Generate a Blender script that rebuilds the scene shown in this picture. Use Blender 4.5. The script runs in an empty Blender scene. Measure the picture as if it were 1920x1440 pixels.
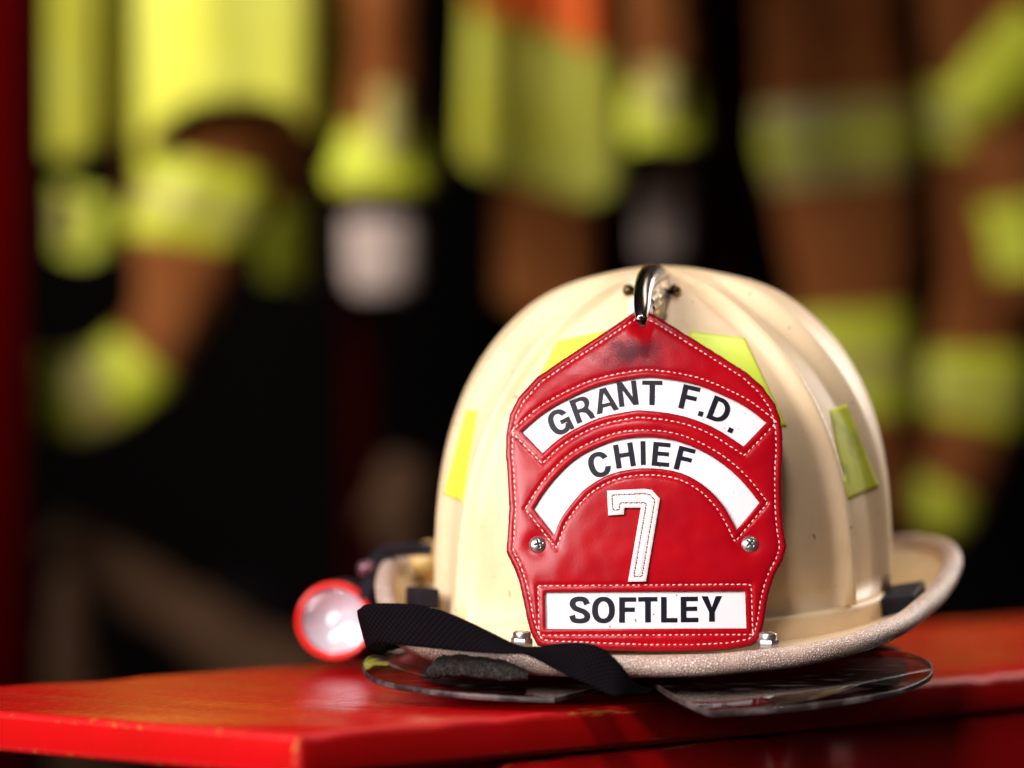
import bpy, bmesh, math, random
import numpy as np
from mathutils import Vector, noise
from mathutils.geometry import delaunay_2d_cdt
from mathutils.bvhtree import BVHTree

random.seed(7)
rng = np.random.default_rng(7)
scn = bpy.context.scene
col = scn.collection
R = math.radians

# ------------------------------------------------------------------ camera
CZ = 0.145                      # camera height above the bench top (z = 0)
FPX = 8100.0                    # focal length in pixels of the 1920 px wide photograph
cam_d = bpy.data.cameras.new('camera')
cam_d.sensor_width = 32.0
cam_d.lens = 135.0
cam_d.clip_start = 0.05
cam_d.clip_end = 60
cam_d.dof.use_dof = True
cam_d.dof.focus_distance = 1.965
cam_d.dof.aperture_fstop = 2.9
cam_d.dof.aperture_blades = 0
cam = bpy.data.objects.new('camera', cam_d)
cam.location = (0, 0, CZ)
cam.rotation_euler = (R(90), 0, 0)
col.objects.link(cam)
scn.camera = cam

# ------------------------------------------------------------------ world, lamps, exposure
w = bpy.data.worlds.new('World')
scn.world = w
w.use_nodes = True
w.node_tree.nodes['Background'].inputs[0].default_value = (0.9, 0.85, 0.9, 1)
w.node_tree.nodes['Background'].inputs[1].default_value = 0.012


def area(name, loc, target, sx, sy, power, color, spread=180):
    l = bpy.data.lights.new(name, 'AREA')
    l.shape = 'RECTANGLE'
    l.size, l.size_y = sx, sy
    l.energy = power
    l.color = color
    l.spread = R(spread)
    o = bpy.data.objects.new(name, l)
    o.location = loc
    d = Vector(target) - Vector(loc)
    o.rotation_euler = d.to_track_quat('-Z', 'Y').to_euler()
    col.objects.link(o)
    return o


area('bay_door_light', (-0.90, 1.00, 0.64), (0.0, 2.05, 0.08), 1.4, 0.7, 7.3, (1.0, 0.95, 0.94), 55)
area('front_ceiling_light', (-0.14, 0.75, 1.25), (0.07, 2.05, 0.1), 0.26, 0.18, 1.15, (1.0, 0.92, 0.94), 60)
area('ceiling_light', (0.55, 2.55, 1.35), (0.08, 2.1, 0.1), 0.8, 0.35, 2.2, (1.0, 0.90, 0.78), 90)
area('side_window_light', (0.90, 2.95, 0.55), (0.15, 2.12, 0.13), 0.45, 0.45, 2.2, (1.0, 0.90, 0.80), 80)
area('rack_light', (-0.92, 3.05, 0.66), (-0.16, 3.85, 0.46), 0.45, 0.45, 5.0, (1.0, 0.95, 0.85), 88)
vs = scn.view_settings
vs.view_transform = 'Standard'
vs.look = 'None'
vs.gamma = 1.0
vs.exposure = 0.0
scn.cycles.use_denoising = True
scn.cycles.max_bounces = 10
scn.cycles.transparent_max_bounces = 8
scn.cycles.sample_clamp_indirect = 4.0
scn.cycles.caustics_reflective = False
scn.cycles.caustics_refractive = False


def P(px, py, d):
    """World point that lies at distance d and shows at pixel (px, py) of the photograph."""
    return Vector(((px - 960) / FPX * d, d, CZ - (py - 720) / FPX * d))


# ------------------------------------------------------------------ materials
def mat(name, color, rough=0.5, metal=0.0, bump=None, vary=None, coat=0.0, coat_rough=0.1, sheen=0.0,
        trans=0.0, ior=1.45, spec=0.5, spots=None, emit=None):
    """bump=(scale, strength, distance[, detail]); vary=(scale, colour2, lo, hi); spots=(scale, colour, threshold)."""
    m = bpy.data.materials.new(name)
    m.use_nodes = True
    nt = m.node_tree
    b = nt.nodes['Principled BSDF']
    b.inputs['Base Color'].default_value = (*color, 1)
    b.inputs['Roughness'].default_value = rough
    b.inputs['Metallic'].default_value = metal
    b.inputs['Coat Weight'].default_value = coat
    b.inputs['Coat Roughness'].default_value = coat_rough
    b.inputs['Sheen Weight'].default_value = sheen
    b.inputs['Transmission Weight'].default_value = trans
    b.inputs['IOR'].default_value = ior
    b.inputs['Specular IOR Level'].default_value = spec
    tc = nt.nodes.new('ShaderNodeTexCoord')
    src = None
    if vary:
        n = nt.nodes.new('ShaderNodeTexNoise')
        n.inputs['Scale'].default_value = vary[0]
        n.inputs['Detail'].default_value = 5
        nt.links.new(tc.outputs['Object'], n.inputs['Vector'])
        cr = nt.nodes.new('ShaderNodeValToRGB')
        cr.color_ramp.elements[0].position = vary[2]
        cr.color_ramp.elements[1].position = vary[3]
        cr.color_ramp.elements[0].color = (*color, 1)
        cr.color_ramp.elements[1].color = (*vary[1], 1)
        nt.links.new(n.outputs['Fac'], cr.inputs['Fac'])
        src = cr.outputs['Color']
    if spots:
        n = nt.nodes.new('ShaderNodeTexNoise')
        n.inputs['Scale'].default_value = spots[0]
        n.inputs['Detail'].default_value = 3
        nt.links.new(tc.outputs['Object'], n.inputs['Vector'])
        cr = nt.nodes.new('ShaderNodeValToRGB')
        cr.color_ramp.elements[0].position = spots[2]
        cr.color_ramp.elements[1].position = spots[2] + 0.03
        cr.color_ramp.elements[0].color = (0, 0, 0, 1)
        nt.links.new(n.outputs['Fac'], cr.inputs['Fac'])
        mx = nt.nodes.new('ShaderNodeMix')
        mx.data_type = 'RGBA'
        nt.links.new(cr.outputs['Color'], mx.inputs[0])
        if src:
            nt.links.new(src, mx.inputs[6])
        else:
            mx.inputs[6].default_value = (*color, 1)
        mx.inputs[7].default_value = (*spots[1], 1)
        src = mx.outputs[2]
    if src:
        nt.links.new(src, b.inputs['Base Color'])
    if bump:
        n = nt.nodes.new('ShaderNodeTexNoise')
        n.inputs['Scale'].default_value = bump[0]
        n.inputs['Detail'].default_value = bump[3] if len(bump) > 3 else 3
        nt.links.new(tc.outputs['Object'], n.inputs['Vector'])
        bp = nt.nodes.new('ShaderNodeBump')
        bp.inputs['Strength'].default_value = bump[1]
        bp.inputs['Distance'].default_value = bump[2]
        nt.links.new(n.outputs['Fac'], bp.inputs['Height'])
        nt.links.new(bp.outputs['Normal'], b.inputs['Normal'])
    if emit:
        b.inputs['Emission Color'].default_value = (*emit[0], 1)
        b.inputs['Emission Strength'].default_value = emit[1]
    return m


M = {}
M['shell'] = mat('cream_shell', (0.84, 0.63, 0.385), 0.46, bump=(260, 0.06, 0.002), vary=(24, (0.70, 0.49, 0.28), 0.45, 0.78),
                 spots=(170, (0.22, 0.14, 0.07), 0.71), coat=0.04, coat_rough=0.35, spec=0.3)


def wear_shell(m):
    """Handling dirt, thin scratches and soot specks mixed over the cream."""
    nt = m.node_tree
    b = nt.nodes['Principled BSDF']
    src = b.inputs['Base Color'].links[0].from_socket
    tc = nt.nodes.new('ShaderNodeTexCoord')
    for scale, lo, hi, amount, c in (((14, 14, 9), 0.56, 0.80, 0.45, (0.40, 0.25, 0.12, 1)), ((55, 55, 420), 0.73, 0.76, 0.35, (0.30, 0.19, 0.10, 1)),
                                     ((420, 60, 60), 0.715, 0.75, 0.35, (0.90, 0.80, 0.62, 1)), ((150, 150, 150), 0.71, 0.74, 0.5, (0.16, 0.09, 0.04, 1))):
        mp = nt.nodes.new('ShaderNodeMapping')
        mp.inputs['Scale'].default_value = scale
        nt.links.new(tc.outputs['Object'], mp.inputs['Vector'])
        n = nt.nodes.new('ShaderNodeTexNoise')
        n.inputs['Scale'].default_value = 1.0
        n.inputs['Detail'].default_value = 5
        nt.links.new(mp.outputs[0], n.inputs['Vector'])
        mr = nt.nodes.new('ShaderNodeMapRange')
        mr.inputs['From Min'].default_value = lo
        mr.inputs['From Max'].default_value = hi
        mr.inputs['To Max'].default_value = amount
        nt.links.new(n.outputs['Fac'], mr.inputs['Value'])
        mx = nt.nodes.new('ShaderNodeMix')
        mx.data_type = 'RGBA'
        mx.inputs[7].default_value = c
        nt.links.new(mr.outputs[0], mx.inputs[0])
        nt.links.new(src, mx.inputs[6])
        src = mx.outputs[2]
    nt.links.new(src, b.inputs['Base Color'])


wear_shell(M['shell'])
M['brim'] = mat('cream_brim', (0.76, 0.60, 0.37), 0.4, bump=(200, 0.08, 0.002), vary=(22, (0.62, 0.44, 0.24), 0.45, 0.75))
M['lime'] = mat('lime_reflective', (0.76, 0.92, 0.07), 0.45, bump=(900, 0.15, 0.0006), vary=(40, (0.68, 0.85, 0.06), 0.45, 0.7), coat=0.05)
M['lime_shaded'] = mat('lime_reflective_shaded', (0.62, 0.66, 0.04), 0.6, spec=0.2, bump=(700, 0.2, 0.0008), vary=(60, (0.30, 0.30, 0.03), 0.5, 0.72))  # darker lime copy: shade of the side recess put into the colour
M['white_panel'] = mat('white_panel', (0.76, 0.70, 0.71), 0.35, spec=0.3, vary=(60, (0.74, 0.68, 0.69), 0.5, 0.8), spots=(430, (0.16, 0.08, 0.05), 0.70))
M['black_print'] = mat('black_print', (0.006, 0.006, 0.012), 0.4, spec=0.2, spots=(800, (0.2, 0.14, 0.14), 0.76))
M['thread'] = mat('pale_thread', (0.76, 0.54, 0.48), 0.7)
M['hole_shade'] = mat('needle_hole_shade', (0.03, 0.002, 0.003), 0.9)  # dark colour of the dots that paint shade between stitches
M['raw_edge'] = mat('raw_leather_edge', (0.50, 0.10, 0.035), 0.8, bump=(900, 0.6, 0.0006), vary=(300, (0.12, 0.02, 0.015), 0.45, 0.65))
M['dark_edge'] = mat('dark_leather_edge', (0.16, 0.012, 0.014), 0.75, bump=(1200, 0.7, 0.0006))
M['steel'] = mat('steel', (0.62, 0.58, 0.56), 0.30, metal=0.92, bump=(500, 0.12, 0.0006), vary=(200, (0.42, 0.37, 0.33), 0.5, 0.72))
M['recess_shade'] = mat('screw_recess_shade', (0.05, 0.045, 0.04), 0.5, metal=0.6)  # dark colour painted as shade inside the screw's cross
M['brass'] = mat('tarnished_brass', (0.07, 0.045, 0.02), 0.28, metal=1.0, bump=(160, 0.35, 0.002, 2), vary=(160, (0.50, 0.36, 0.17), 0.5, 0.6))
M['dark_chrome'] = mat('dark_worn_chrome', (0.20, 0.165, 0.15), 0.24, metal=1.0, vary=(140, (0.42, 0.33, 0.24), 0.5, 0.75))
M['rubber'] = mat('black_rubber', (0.010, 0.008, 0.014), 0.6, spec=0.2, bump=(300, 0.2, 0.001))
M['torch_red'] = mat('torch_red_plastic', (0.80, 0.012, 0.008), 0.25, coat=0.4)
M['reflector'] = mat('torch_reflector', (0.68, 0.66, 0.71), 0.25, metal=0.3)
M['bulb'] = mat('torch_bulb', (0.9, 0.9, 0.9), 0.3, emit=((1, 0.95, 0.95), 0.3))


def clear_material(name, tint, rough, bump=None, haze=0.0):
    """Thin clear plastic: straight-through view with a gloss that grows at grazing angles."""
    m = bpy.data.materials.new(name)
    m.use_nodes = True
    nt = m.node_tree
    nt.nodes.remove(nt.nodes['Principled BSDF'])
    out = nt.nodes['Material Output']
    t = nt.nodes.new('ShaderNodeBsdfTransparent')
    t.inputs[0].default_value = (*tint, 1)
    g = nt.nodes.new('ShaderNodeBsdfGlossy')
    g.inputs['Roughness'].default_value = rough
    fr = nt.nodes.new('ShaderNodeFresnel')
    fr.inputs['IOR'].default_value = 1.5
    mx = nt.nodes.new('ShaderNodeMixShader')
    ge = nt.nodes.new('ShaderNodeNewGeometry')
    ff = nt.nodes.new('ShaderNodeMath')
    ff.operation = 'SUBTRACT'
    ff.use_clamp = True
    nt.links.new(fr.outputs[0], ff.inputs[0])
    nt.links.new(ge.outputs['Backfacing'], ff.inputs[1])
    nt.links.new(ff.outputs[0], mx.inputs[0])
    nt.links.new(t.outputs[0], mx.inputs[1])
    nt.links.new(g.outputs[0], mx.inputs[2])
    last = mx.outputs[0]
    if bump:
        tc = nt.nodes.new('ShaderNodeTexCoord')
        mp = nt.nodes.new('ShaderNodeMapping')
        mp.inputs['Scale'].default_value = (0.25, 1, 1)
        nt.links.new(tc.outputs['Object'], mp.inputs['Vector'])
        n = nt.nodes.new('ShaderNodeTexNoise')
        n.inputs['Scale'].default_value = bump[0]
        n.inputs['Detail'].default_value = 6
        nt.links.new(mp.outputs[0], n.inputs['Vector'])
        bp = nt.nodes.new('ShaderNodeBump')
        bp.inputs['Strength'].default_value = bump[1]
        bp.inputs['Distance'].default_value = 0.0005
        nt.links.new(n.outputs['Fac'], bp.inputs['Height'])
        nt.links.new(bp.outputs['Normal'], g.inputs['Normal'])
        if haze:                                   # dusty scuffs that scatter a little light
            df = nt.nodes.new('ShaderNodeBsdfDiffuse')
            df.inputs[0].default_value = (0.6, 0.5, 0.47, 1)
            mr = nt.nodes.new('ShaderNodeMapRange')
            mr.inputs['From Min'].default_value = 0.55
            mr.inputs['From Max'].default_value = 0.8
            mr.inputs['To Max'].default_value = haze
            nt.links.new(n.outputs['Fac'], mr.inputs['Value'])
            m2 = nt.nodes.new('ShaderNodeMixShader')
            nt.links.new(mr.outputs[0], m2.inputs[0])
            nt.links.new(last, m2.inputs[1])
            nt.links.new(df.outputs[0], m2.inputs[2])
            last = m2.outputs[0]
    nt.links.new(last, out.inputs['Surface'])
    return m


M['lens'] = clear_material('clear_lens', (0.97, 0.96, 0.97), 0.03)
M['visor'] = clear_material('scratched_visor', (0.70, 0.63, 0.62), 0.04, (260, 0.0006), 0.06)
M['visor_edge'] = mat('visor_edge', (0.025, 0.016, 0.016), 0.4, spec=0.2, bump=(500, 0.3, 0.0006), vary=(90, (0.12, 0.09, 0.085), 0.5, 0.7))
M['pile'] = mat('black_fuzzy_pile', (0.022, 0.019, 0.017), 0.95, sheen=0.05, spec=0.1, bump=(900, 1.0, 0.003), vary=(500, (0.07, 0.055, 0.045), 0.5, 0.7))
M['liner_shade'] = mat('black_liner_shade', (0.008, 0.007, 0.007), 0.9)
M['wall'] = mat('dark_wall', (0.008, 0.006, 0.006), 0.9, spec=0.05, bump=(30, 0.2, 0.01))
M['floor'] = mat('dark_floor', (0.035, 0.03, 0.03), 0.5, bump=(40, 0.2, 0.004))
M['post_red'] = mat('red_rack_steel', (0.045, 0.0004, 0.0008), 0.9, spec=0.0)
M['black_steel'] = mat('black_panel', (0.004, 0.003, 0.003), 0.9, spec=0.05)
M['brown'] = mat('brown_turnout_cloth', (0.23, 0.074, 0.020), 0.9, spec=0.1, bump=(400, 0.5, 0.002), vary=(14, (0.17, 0.047, 0.011), 0.4, 0.7))
M['hivis'] = mat('lime_vest_cloth', (0.62, 0.61, 0.10), 0.9, spec=0.1, bump=(500, 0.4, 0.001), vary=(9, (0.56, 0.53, 0.04), 0.4, 0.7))
M['trim_lime'] = mat('lime_trim', (0.58, 0.62, 0.025), 0.6, vary=(20, (0.48, 0.50, 0.03), 0.4, 0.7))
M['trim_silver'] = mat('silver_trim', (0.45, 0.38, 0.10), 0.45, vary=(25, (0.36, 0.29, 0.07), 0.4, 0.7))
M['orange'] = mat('orange_vest_cloth', (0.85, 0.13, 0.010), 0.75, bump=(500, 0.4, 0.001))
M['pale_knit'] = mat('pale_knit', (0.50, 0.38, 0.34), 0.9, bump=(300, 0.6, 0.002))
M['black_cloth'] = mat('black_cloth', (0.006, 0.005, 0.006), 0.95, spec=0.05)
M['tan'] = mat('tan_leather', (0.075, 0.030, 0.010), 0.8, bump=(200, 0.5, 0.002))
M['purple'] = mat('dim_purple_cloth', (0.16, 0.03, 0.09), 0.8)


def grain_material():
    """Moulded leather-grain vinyl of the brim's edge trim: pale pink-cream ridges, darker brown creases."""
    m = mat('grained_trim', (0.62, 0.47, 0.38), 0.42, spec=0.5)
    nt = m.node_tree
    b = nt.nodes['Principled BSDF']
    tc = nt.nodes.new('ShaderNodeTexCoord')
    dn = nt.nodes.new('ShaderNodeTexNoise')
    dn.inputs['Scale'].default_value = 500
    add = nt.nodes.new('ShaderNodeVectorMath')
    add.operation = 'MULTIPLY_ADD'
    add.inputs[1].default_value = (0.0016, 0.0016, 0.0016)
    nt.links.new(tc.outputs['Object'], dn.inputs['Vector'])
    nt.links.new(dn.outputs['Color'], add.inputs[0])
    nt.links.new(tc.outputs['Object'], add.inputs[2])
    v = nt.nodes.new('ShaderNodeTexVoronoi')
    v.feature = 'DISTANCE_TO_EDGE'
    v.inputs['Scale'].default_value = 850
    nt.links.new(add.outputs[0], v.inputs['Vector'])
    cr = nt.nodes.new('ShaderNodeValToRGB')
    cr.color_ramp.elements[0].position = 0.02
    cr.color_ramp.elements[1].position = 0.34
    cr.color_ramp.elements[0].color = (0.30, 0.17, 0.12, 1)
    cr.color_ramp.elements[1].color = (0.95, 0.79, 0.70, 1)
    nt.links.new(v.outputs['Distance'], cr.inputs['Fac'])
    big = nt.nodes.new('ShaderNodeTexNoise')
    big.inputs['Scale'].default_value = 45
    big.inputs['Detail'].default_value = 5
    nt.links.new(tc.outputs['Object'], big.inputs['Vector'])
    mr = nt.nodes.new('ShaderNodeMapRange')
    mr.inputs['From Min'].default_value = 0.5
    mr.inputs['From Max'].default_value = 0.75
    nt.links.new(big.outputs['Fac'], mr.inputs['Value'])
    mx = nt.nodes.new('ShaderNodeMix')
    mx.data_type = 'RGBA'
    mx.inputs[7].default_value = (0.60, 0.43, 0.34, 1)
    nt.links.new(mr.outputs[0], mx.inputs[0])
    nt.links.new(cr.outputs['Color'], mx.inputs[6])
    nt.links.new(mx.outputs[2], b.inputs['Base Color'])
    bp = nt.nodes.new('ShaderNodeBump')
    bp.inputs['Strength'].default_value = 0.8
    bp.inputs['Distance'].default_value = 0.0008
    nt.links.new(v.outputs['Distance'], bp.inputs['Height'])
    nt.links.new(bp.outputs['Normal'], b.inputs['Normal'])
    return m


M['grain'] = grain_material()


def leather_material():
    """Glossy red leather with a black scuff near the peak of the shield (UVs are photo pixels / 1000)."""
    m = mat('red_leather', (0.58, 0.003, 0.008), 0.30, coat=0.04, coat_rough=0.30, spec=0.24)
    nt = m.node_tree
    b = nt.nodes['Principled BSDF']
    uv = nt.nodes.new('ShaderNodeUVMap')
    tc = nt.nodes.new('ShaderNodeTexCoord')
    sub = nt.nodes.new('ShaderNodeVectorMath')
    sub.operation = 'SUBTRACT'
    sub.inputs[1].default_value = (1.184, -0.662, 0)
    nt.links.new(uv.outputs[0], sub.inputs[0])
    mul = nt.nodes.new('ShaderNodeVectorMath')
    mul.operation = 'MULTIPLY'
    mul.inputs[1].default_value = (1 / 0.070, 1 / 0.033, 0)
    nt.links.new(sub.outputs[0], mul.inputs[0])
    ln = nt.nodes.new('ShaderNodeVectorMath')
    ln.operation = 'LENGTH'
    nt.links.new(mul.outputs[0], ln.inputs[0])
    n1 = nt.nodes.new('ShaderNodeTexNoise')
    n1.inputs['Scale'].default_value = 420
    n1.inputs['Detail'].default_value = 6
    n1.inputs['Roughness'].default_value = 0.75
    nt.links.new(uv.outputs[0], n1.inputs['Vector'])
    n2 = nt.nodes.new('ShaderNodeTexNoise')
    n2.inputs['Scale'].default_value = 28
    n2.inputs['Detail'].default_value = 4
    nt.links.new(uv.outputs[0], n2.inputs['Vector'])

    def math_node(op, a, c):
        n = nt.nodes.new('ShaderNodeMath')
        n.operation = op
        for k, x in enumerate((a, c)):
            if isinstance(x, (int, float)):
                n.inputs[k].default_value = x
            else:
                nt.links.new(x, n.inputs[k])
        return n.outputs[0]
    fall = math_node('SUBTRACT', 1.3, ln.outputs['Value'])
    fall = math_node('ADD', fall, math_node('MULTIPLY', math_node('SUBTRACT', n2.outputs['Fac'], 0.5), 1.6))
    fall = math_node('ADD', fall, math_node('MULTIPLY', math_node('SUBTRACT', n1.outputs['Fac'], 0.5), 4.0))
    mr = nt.nodes.new('ShaderNodeMapRange')
    mr.inputs['From Min'].default_value = 0.25
    mr.inputs['From Max'].default_value = 0.9
    mr.inputs['To Max'].default_value = 0.85
    nt.links.new(fall, mr.inputs['Value'])
    vary = nt.nodes.new('ShaderNodeTexNoise')
    vary.inputs['Scale'].default_value = 12
    vary.inputs['Detail'].default_value = 5
    nt.links.new(uv.outputs[0], vary.inputs['Vector'])
    cr = nt.nodes.new('ShaderNodeValToRGB')
    cr.color_ramp.elements[0].position = 0.35
    cr.color_ramp.elements[1].position = 0.7
    cr.color_ramp.elements[0].color = (0.37, 0.0015, 0.006, 1)
    cr.color_ramp.elements[1].color = (0.30, 0.0015, 0.007, 1)
    nt.links.new(vary.outputs['Fac'], cr.inputs['Fac'])
    mx = nt.nodes.new('ShaderNodeMix')
    mx.data_type = 'RGBA'
    mx.inputs[7].default_value = (0.035, 0.004, 0.010, 1)
    nt.links.new(mr.outputs[0], mx.inputs[0])
    nt.links.new(cr.outputs['Color'], mx.inputs[6])
    at = nt.nodes.new('ShaderNodeAttribute')           # dark burnished rim of the leather
    at.attribute_name = 'burnish'
    dk = nt.nodes.new('ShaderNodeMix')
    dk.data_type = 'RGBA'
    dk.inputs[7].default_value = (0.10, 0.004, 0.010, 1)
    nt.links.new(at.outputs['Fac'], dk.inputs[0])
    nt.links.new(mx.outputs[2], dk.inputs[6])
    nt.links.new(dk.outputs[2], b.inputs['Base Color'])
    rr = nt.nodes.new('ShaderNodeMapRange')
    rr.inputs['To Min'].default_value = 0.25
    rr.inputs['To Max'].default_value = 0.55
    nt.links.new(mr.outputs[0], rr.inputs['Value'])
    nt.links.new(rr.outputs[0], b.inputs['Roughness'])
    bn = nt.nodes.new('ShaderNodeTexNoise')
    bn.inputs['Scale'].default_value = 260
    bn.inputs['Detail'].default_value = 4
    nt.links.new(uv.outputs[0], bn.inputs['Vector'])
    bp = nt.nodes.new('ShaderNodeBump')
    bp.inputs['Strength'].default_value = 0.09
    bp.inputs['Distance'].default_value = 0.0006
    nt.links.new(bn.outputs['Fac'], bp.inputs['Height'])
    nt.links.new(bp.outputs['Normal'], b.inputs['Normal'])
    return m


M['leather'] = leather_material()


def webbing_material():
    m = mat('black_webbing', (0.010, 0.008, 0.011), 1.0, spec=0.02)
    nt = m.node_tree
    b = nt.nodes['Principled BSDF']
    uv = nt.nodes.new('ShaderNodeUVMap')
    sep = nt.nodes.new('ShaderNodeSeparateXYZ')
    nt.links.new(uv.outputs[0], sep.inputs[0])

    def sine(out, freq):
        a = nt.nodes.new('ShaderNodeMath')
        a.operation = 'MULTIPLY'
        a.inputs[1].default_value = freq
        nt.links.new(out, a.inputs[0])
        s = nt.nodes.new('ShaderNodeMath')
        s.operation = 'SINE'
        nt.links.new(a.outputs[0], s.inputs[0])
        return s.outputs[0]
    pr = nt.nodes.new('ShaderNodeMath')
    pr.operation = 'MULTIPLY'
    nt.links.new(sine(sep.outputs[0], 2 * math.pi / 0.0026), pr.inputs[0])
    nt.links.new(sine(sep.outputs[1], 2 * math.pi / 0.0026), pr.inputs[1])
    bp = nt.nodes.new('ShaderNodeBump')
    bp.inputs['Strength'].default_value = 0.5
    bp.inputs['Distance'].default_value = 0.0004
    nt.links.new(pr.outputs[0], bp.inputs['Height'])
    nt.links.new(bp.outputs['Normal'], b.inputs['Normal'])
    cr = nt.nodes.new('ShaderNodeValToRGB')
    cr.color_ramp.elements[0].color = (0.0015, 0.0012, 0.0016, 1)
    cr.color_ramp.elements[1].color = (0.009, 0.007, 0.009, 1)
    mr = nt.nodes.new('ShaderNodeMapRange')
    mr.inputs['From Min'].default_value = -1
    nt.links.new(pr.outputs[0], mr.inputs['Value'])
    nt.links.new(mr.outputs[0], cr.inputs['Fac'])
    nt.links.new(cr.outputs['Color'], b.inputs['Base Color'])
    return m


M['webbing'] = webbing_material()


def paint_material(name, wear):
    """Old glossy red paint over pale wood. wear 0..1: how much wood shows through."""
    m = mat(name, (0.60, 0.012, 0.006), 0.28, spec=0.32)
    nt = m.node_tree
    b = nt.nodes['Principled BSDF']
    tc = nt.nodes.new('ShaderNodeTexCoord')
    mp = nt.nodes.new('ShaderNodeMapping')
    mp.inputs['Scale'].default_value = (9, 60, 60)      # stretched along the board (object x)
    nt.links.new(tc.outputs['Object'], mp.inputs['Vector'])
    n = nt.nodes.new('ShaderNodeTexNoise')
    n.inputs['Scale'].default_value = 3.2
    n.inputs['Detail'].default_value = 8
    n.inputs['Roughness'].default_value = 0.65
    nt.links.new(mp.outputs[0], n.inputs['Vector'])
    cr = nt.nodes.new('ShaderNodeValToRGB')
    cr.color_ramp.elements[0].position = 0.74 - 0.42 * wear
    cr.color_ramp.elements[1].position = 0.77 - 0.32 * wear
    cr.color_ramp.elements[0].color = (0, 0, 0, 1)
    nt.links.new(n.outputs['Fac'], cr.inputs['Fac'])
    n3 = nt.nodes.new('ShaderNodeTexNoise')
    n3.inputs['Scale'].default_value = 18
    n3.inputs['Detail'].default_value = 5
    nt.links.new(tc.outputs['Object'], n3.inputs['Vector'])
    c3 = nt.nodes.new('ShaderNodeValToRGB')
    c3.color_ramp.elements[0].position = 0.35
    c3.color_ramp.elements[1].position = 0.72
    c3.color_ramp.elements[0].color = (0.58, 0.004, 0.006, 1)
    c3.color_ramp.elements[1].color = (0.48, 0.006, 0.004, 1)
    nt.links.new(n3.outputs['Fac'], c3.inputs['Fac'])
    mx = nt.nodes.new('ShaderNodeMix')
    mx.data_type = 'RGBA'
    nt.links.new(cr.outputs['Color'], mx.inputs[0])
    nt.links.new(c3.outputs['Color'], mx.inputs[6])
    mx.inputs[7].default_value = (0.50, 0.17, 0.03, 1) if wear > 0.2 else (0.62, 0.36, 0.28, 1)
    nt.links.new(mx.outputs[2], b.inputs['Base Color'])
    mr = nt.nodes.new('ShaderNodeMapRange')
    mr.inputs['To Min'].default_value = 0.20 if wear < 0.2 else 0.45
    mr.inputs['To Max'].default_value = 0.33 if wear < 0.2 else 0.7
    nt.links.new(n.outputs['Fac'], mr.inputs['Value'])
    nt.links.new(mr.outputs[0], b.inputs['Roughness'])
    bp = nt.nodes.new('ShaderNodeBump')
    bp.inputs['Strength'].default_value = 0.05
    bp.inputs['Distance'].default_value = 0.0012
    nt.links.new(n.outputs['Fac'], bp.inputs['Height'])
    nt.links.new(bp.outputs['Normal'], b.inputs['Normal'])
    return m


M['paint'] = paint_material('red_bench_paint', 0.0)
M['paint_worn'] = paint_material('worn_red_bench_edge', 0.37)


# ------------------------------------------------------------------ object helpers
def root_loc(o):
    while o.parent is not None:
        o = o.parent
    return o.location


def obj(name, verts, faces, m, parent=None, smooth=True, fm=None, uv=None, auto=None):
    """One mesh object from world-space vertices. m: a material or a list; fm: material index per face."""
    me = bpy.data.meshes.new(name)
    off = root_loc(parent) if parent is not None else Vector((0, 0, 0))
    me.from_pydata([(v[0] - off.x, v[1] - off.y, v[2] - off.z) for v in verts], [], [tuple(f) for f in faces])
    for mm in (m if isinstance(m, (list, tuple)) else [m]):
        me.materials.append(mm)
    if fm is not None:
        me.polygons.foreach_set('material_index', list(fm))
    me.polygons.foreach_set('use_smooth', [smooth] * len(me.polygons))
    if uv is not None:
        lay = me.uv_layers.new(name='UVMap')
        li = np.empty(len(me.loops), dtype=np.int32)
        me.loops.foreach_get('vertex_index', li)
        lay.data.foreach_set('uv', np.asarray(uv, dtype=np.float32)[li].ravel())
    me.update()
    bm = bmesh.new()
    bm.from_mesh(me)
    bmesh.ops.recalc_face_normals(bm, faces=bm.faces)
    bm.to_mesh(me)
    bm.free()
    if auto is not None:
        me.polygons.foreach_set('use_smooth', [True] * len(me.polygons))
        me.set_sharp_from_angle(angle=R(auto))
    o = bpy.data.objects.new(name, me)
    col.objects.link(o)
    if parent is not None:
        o.parent = parent
    return o


def tag(o, label=None, cat=None, group=None, kind=None):
    for k, v in (('label', label), ('category', cat), ('group', group), ('kind', kind)):
        if v:
            o[k] = v
    return o


def thing(name, loc, label, cat, group=None):
    o = bpy.data.objects.new(name, None)
    o.empty_display_size = 0.05
    o.location = loc
    col.objects.link(o)
    return tag(o, label, cat, group)


def frame_of(d):
    d = Vector(d).normalized()
    up = Vector((0, 0, 1)) if abs(d.z) < 0.95 else Vector((0, 1, 0))
    s = d.cross(up).normalized()
    return d, s, s.cross(d).normalized()


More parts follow.
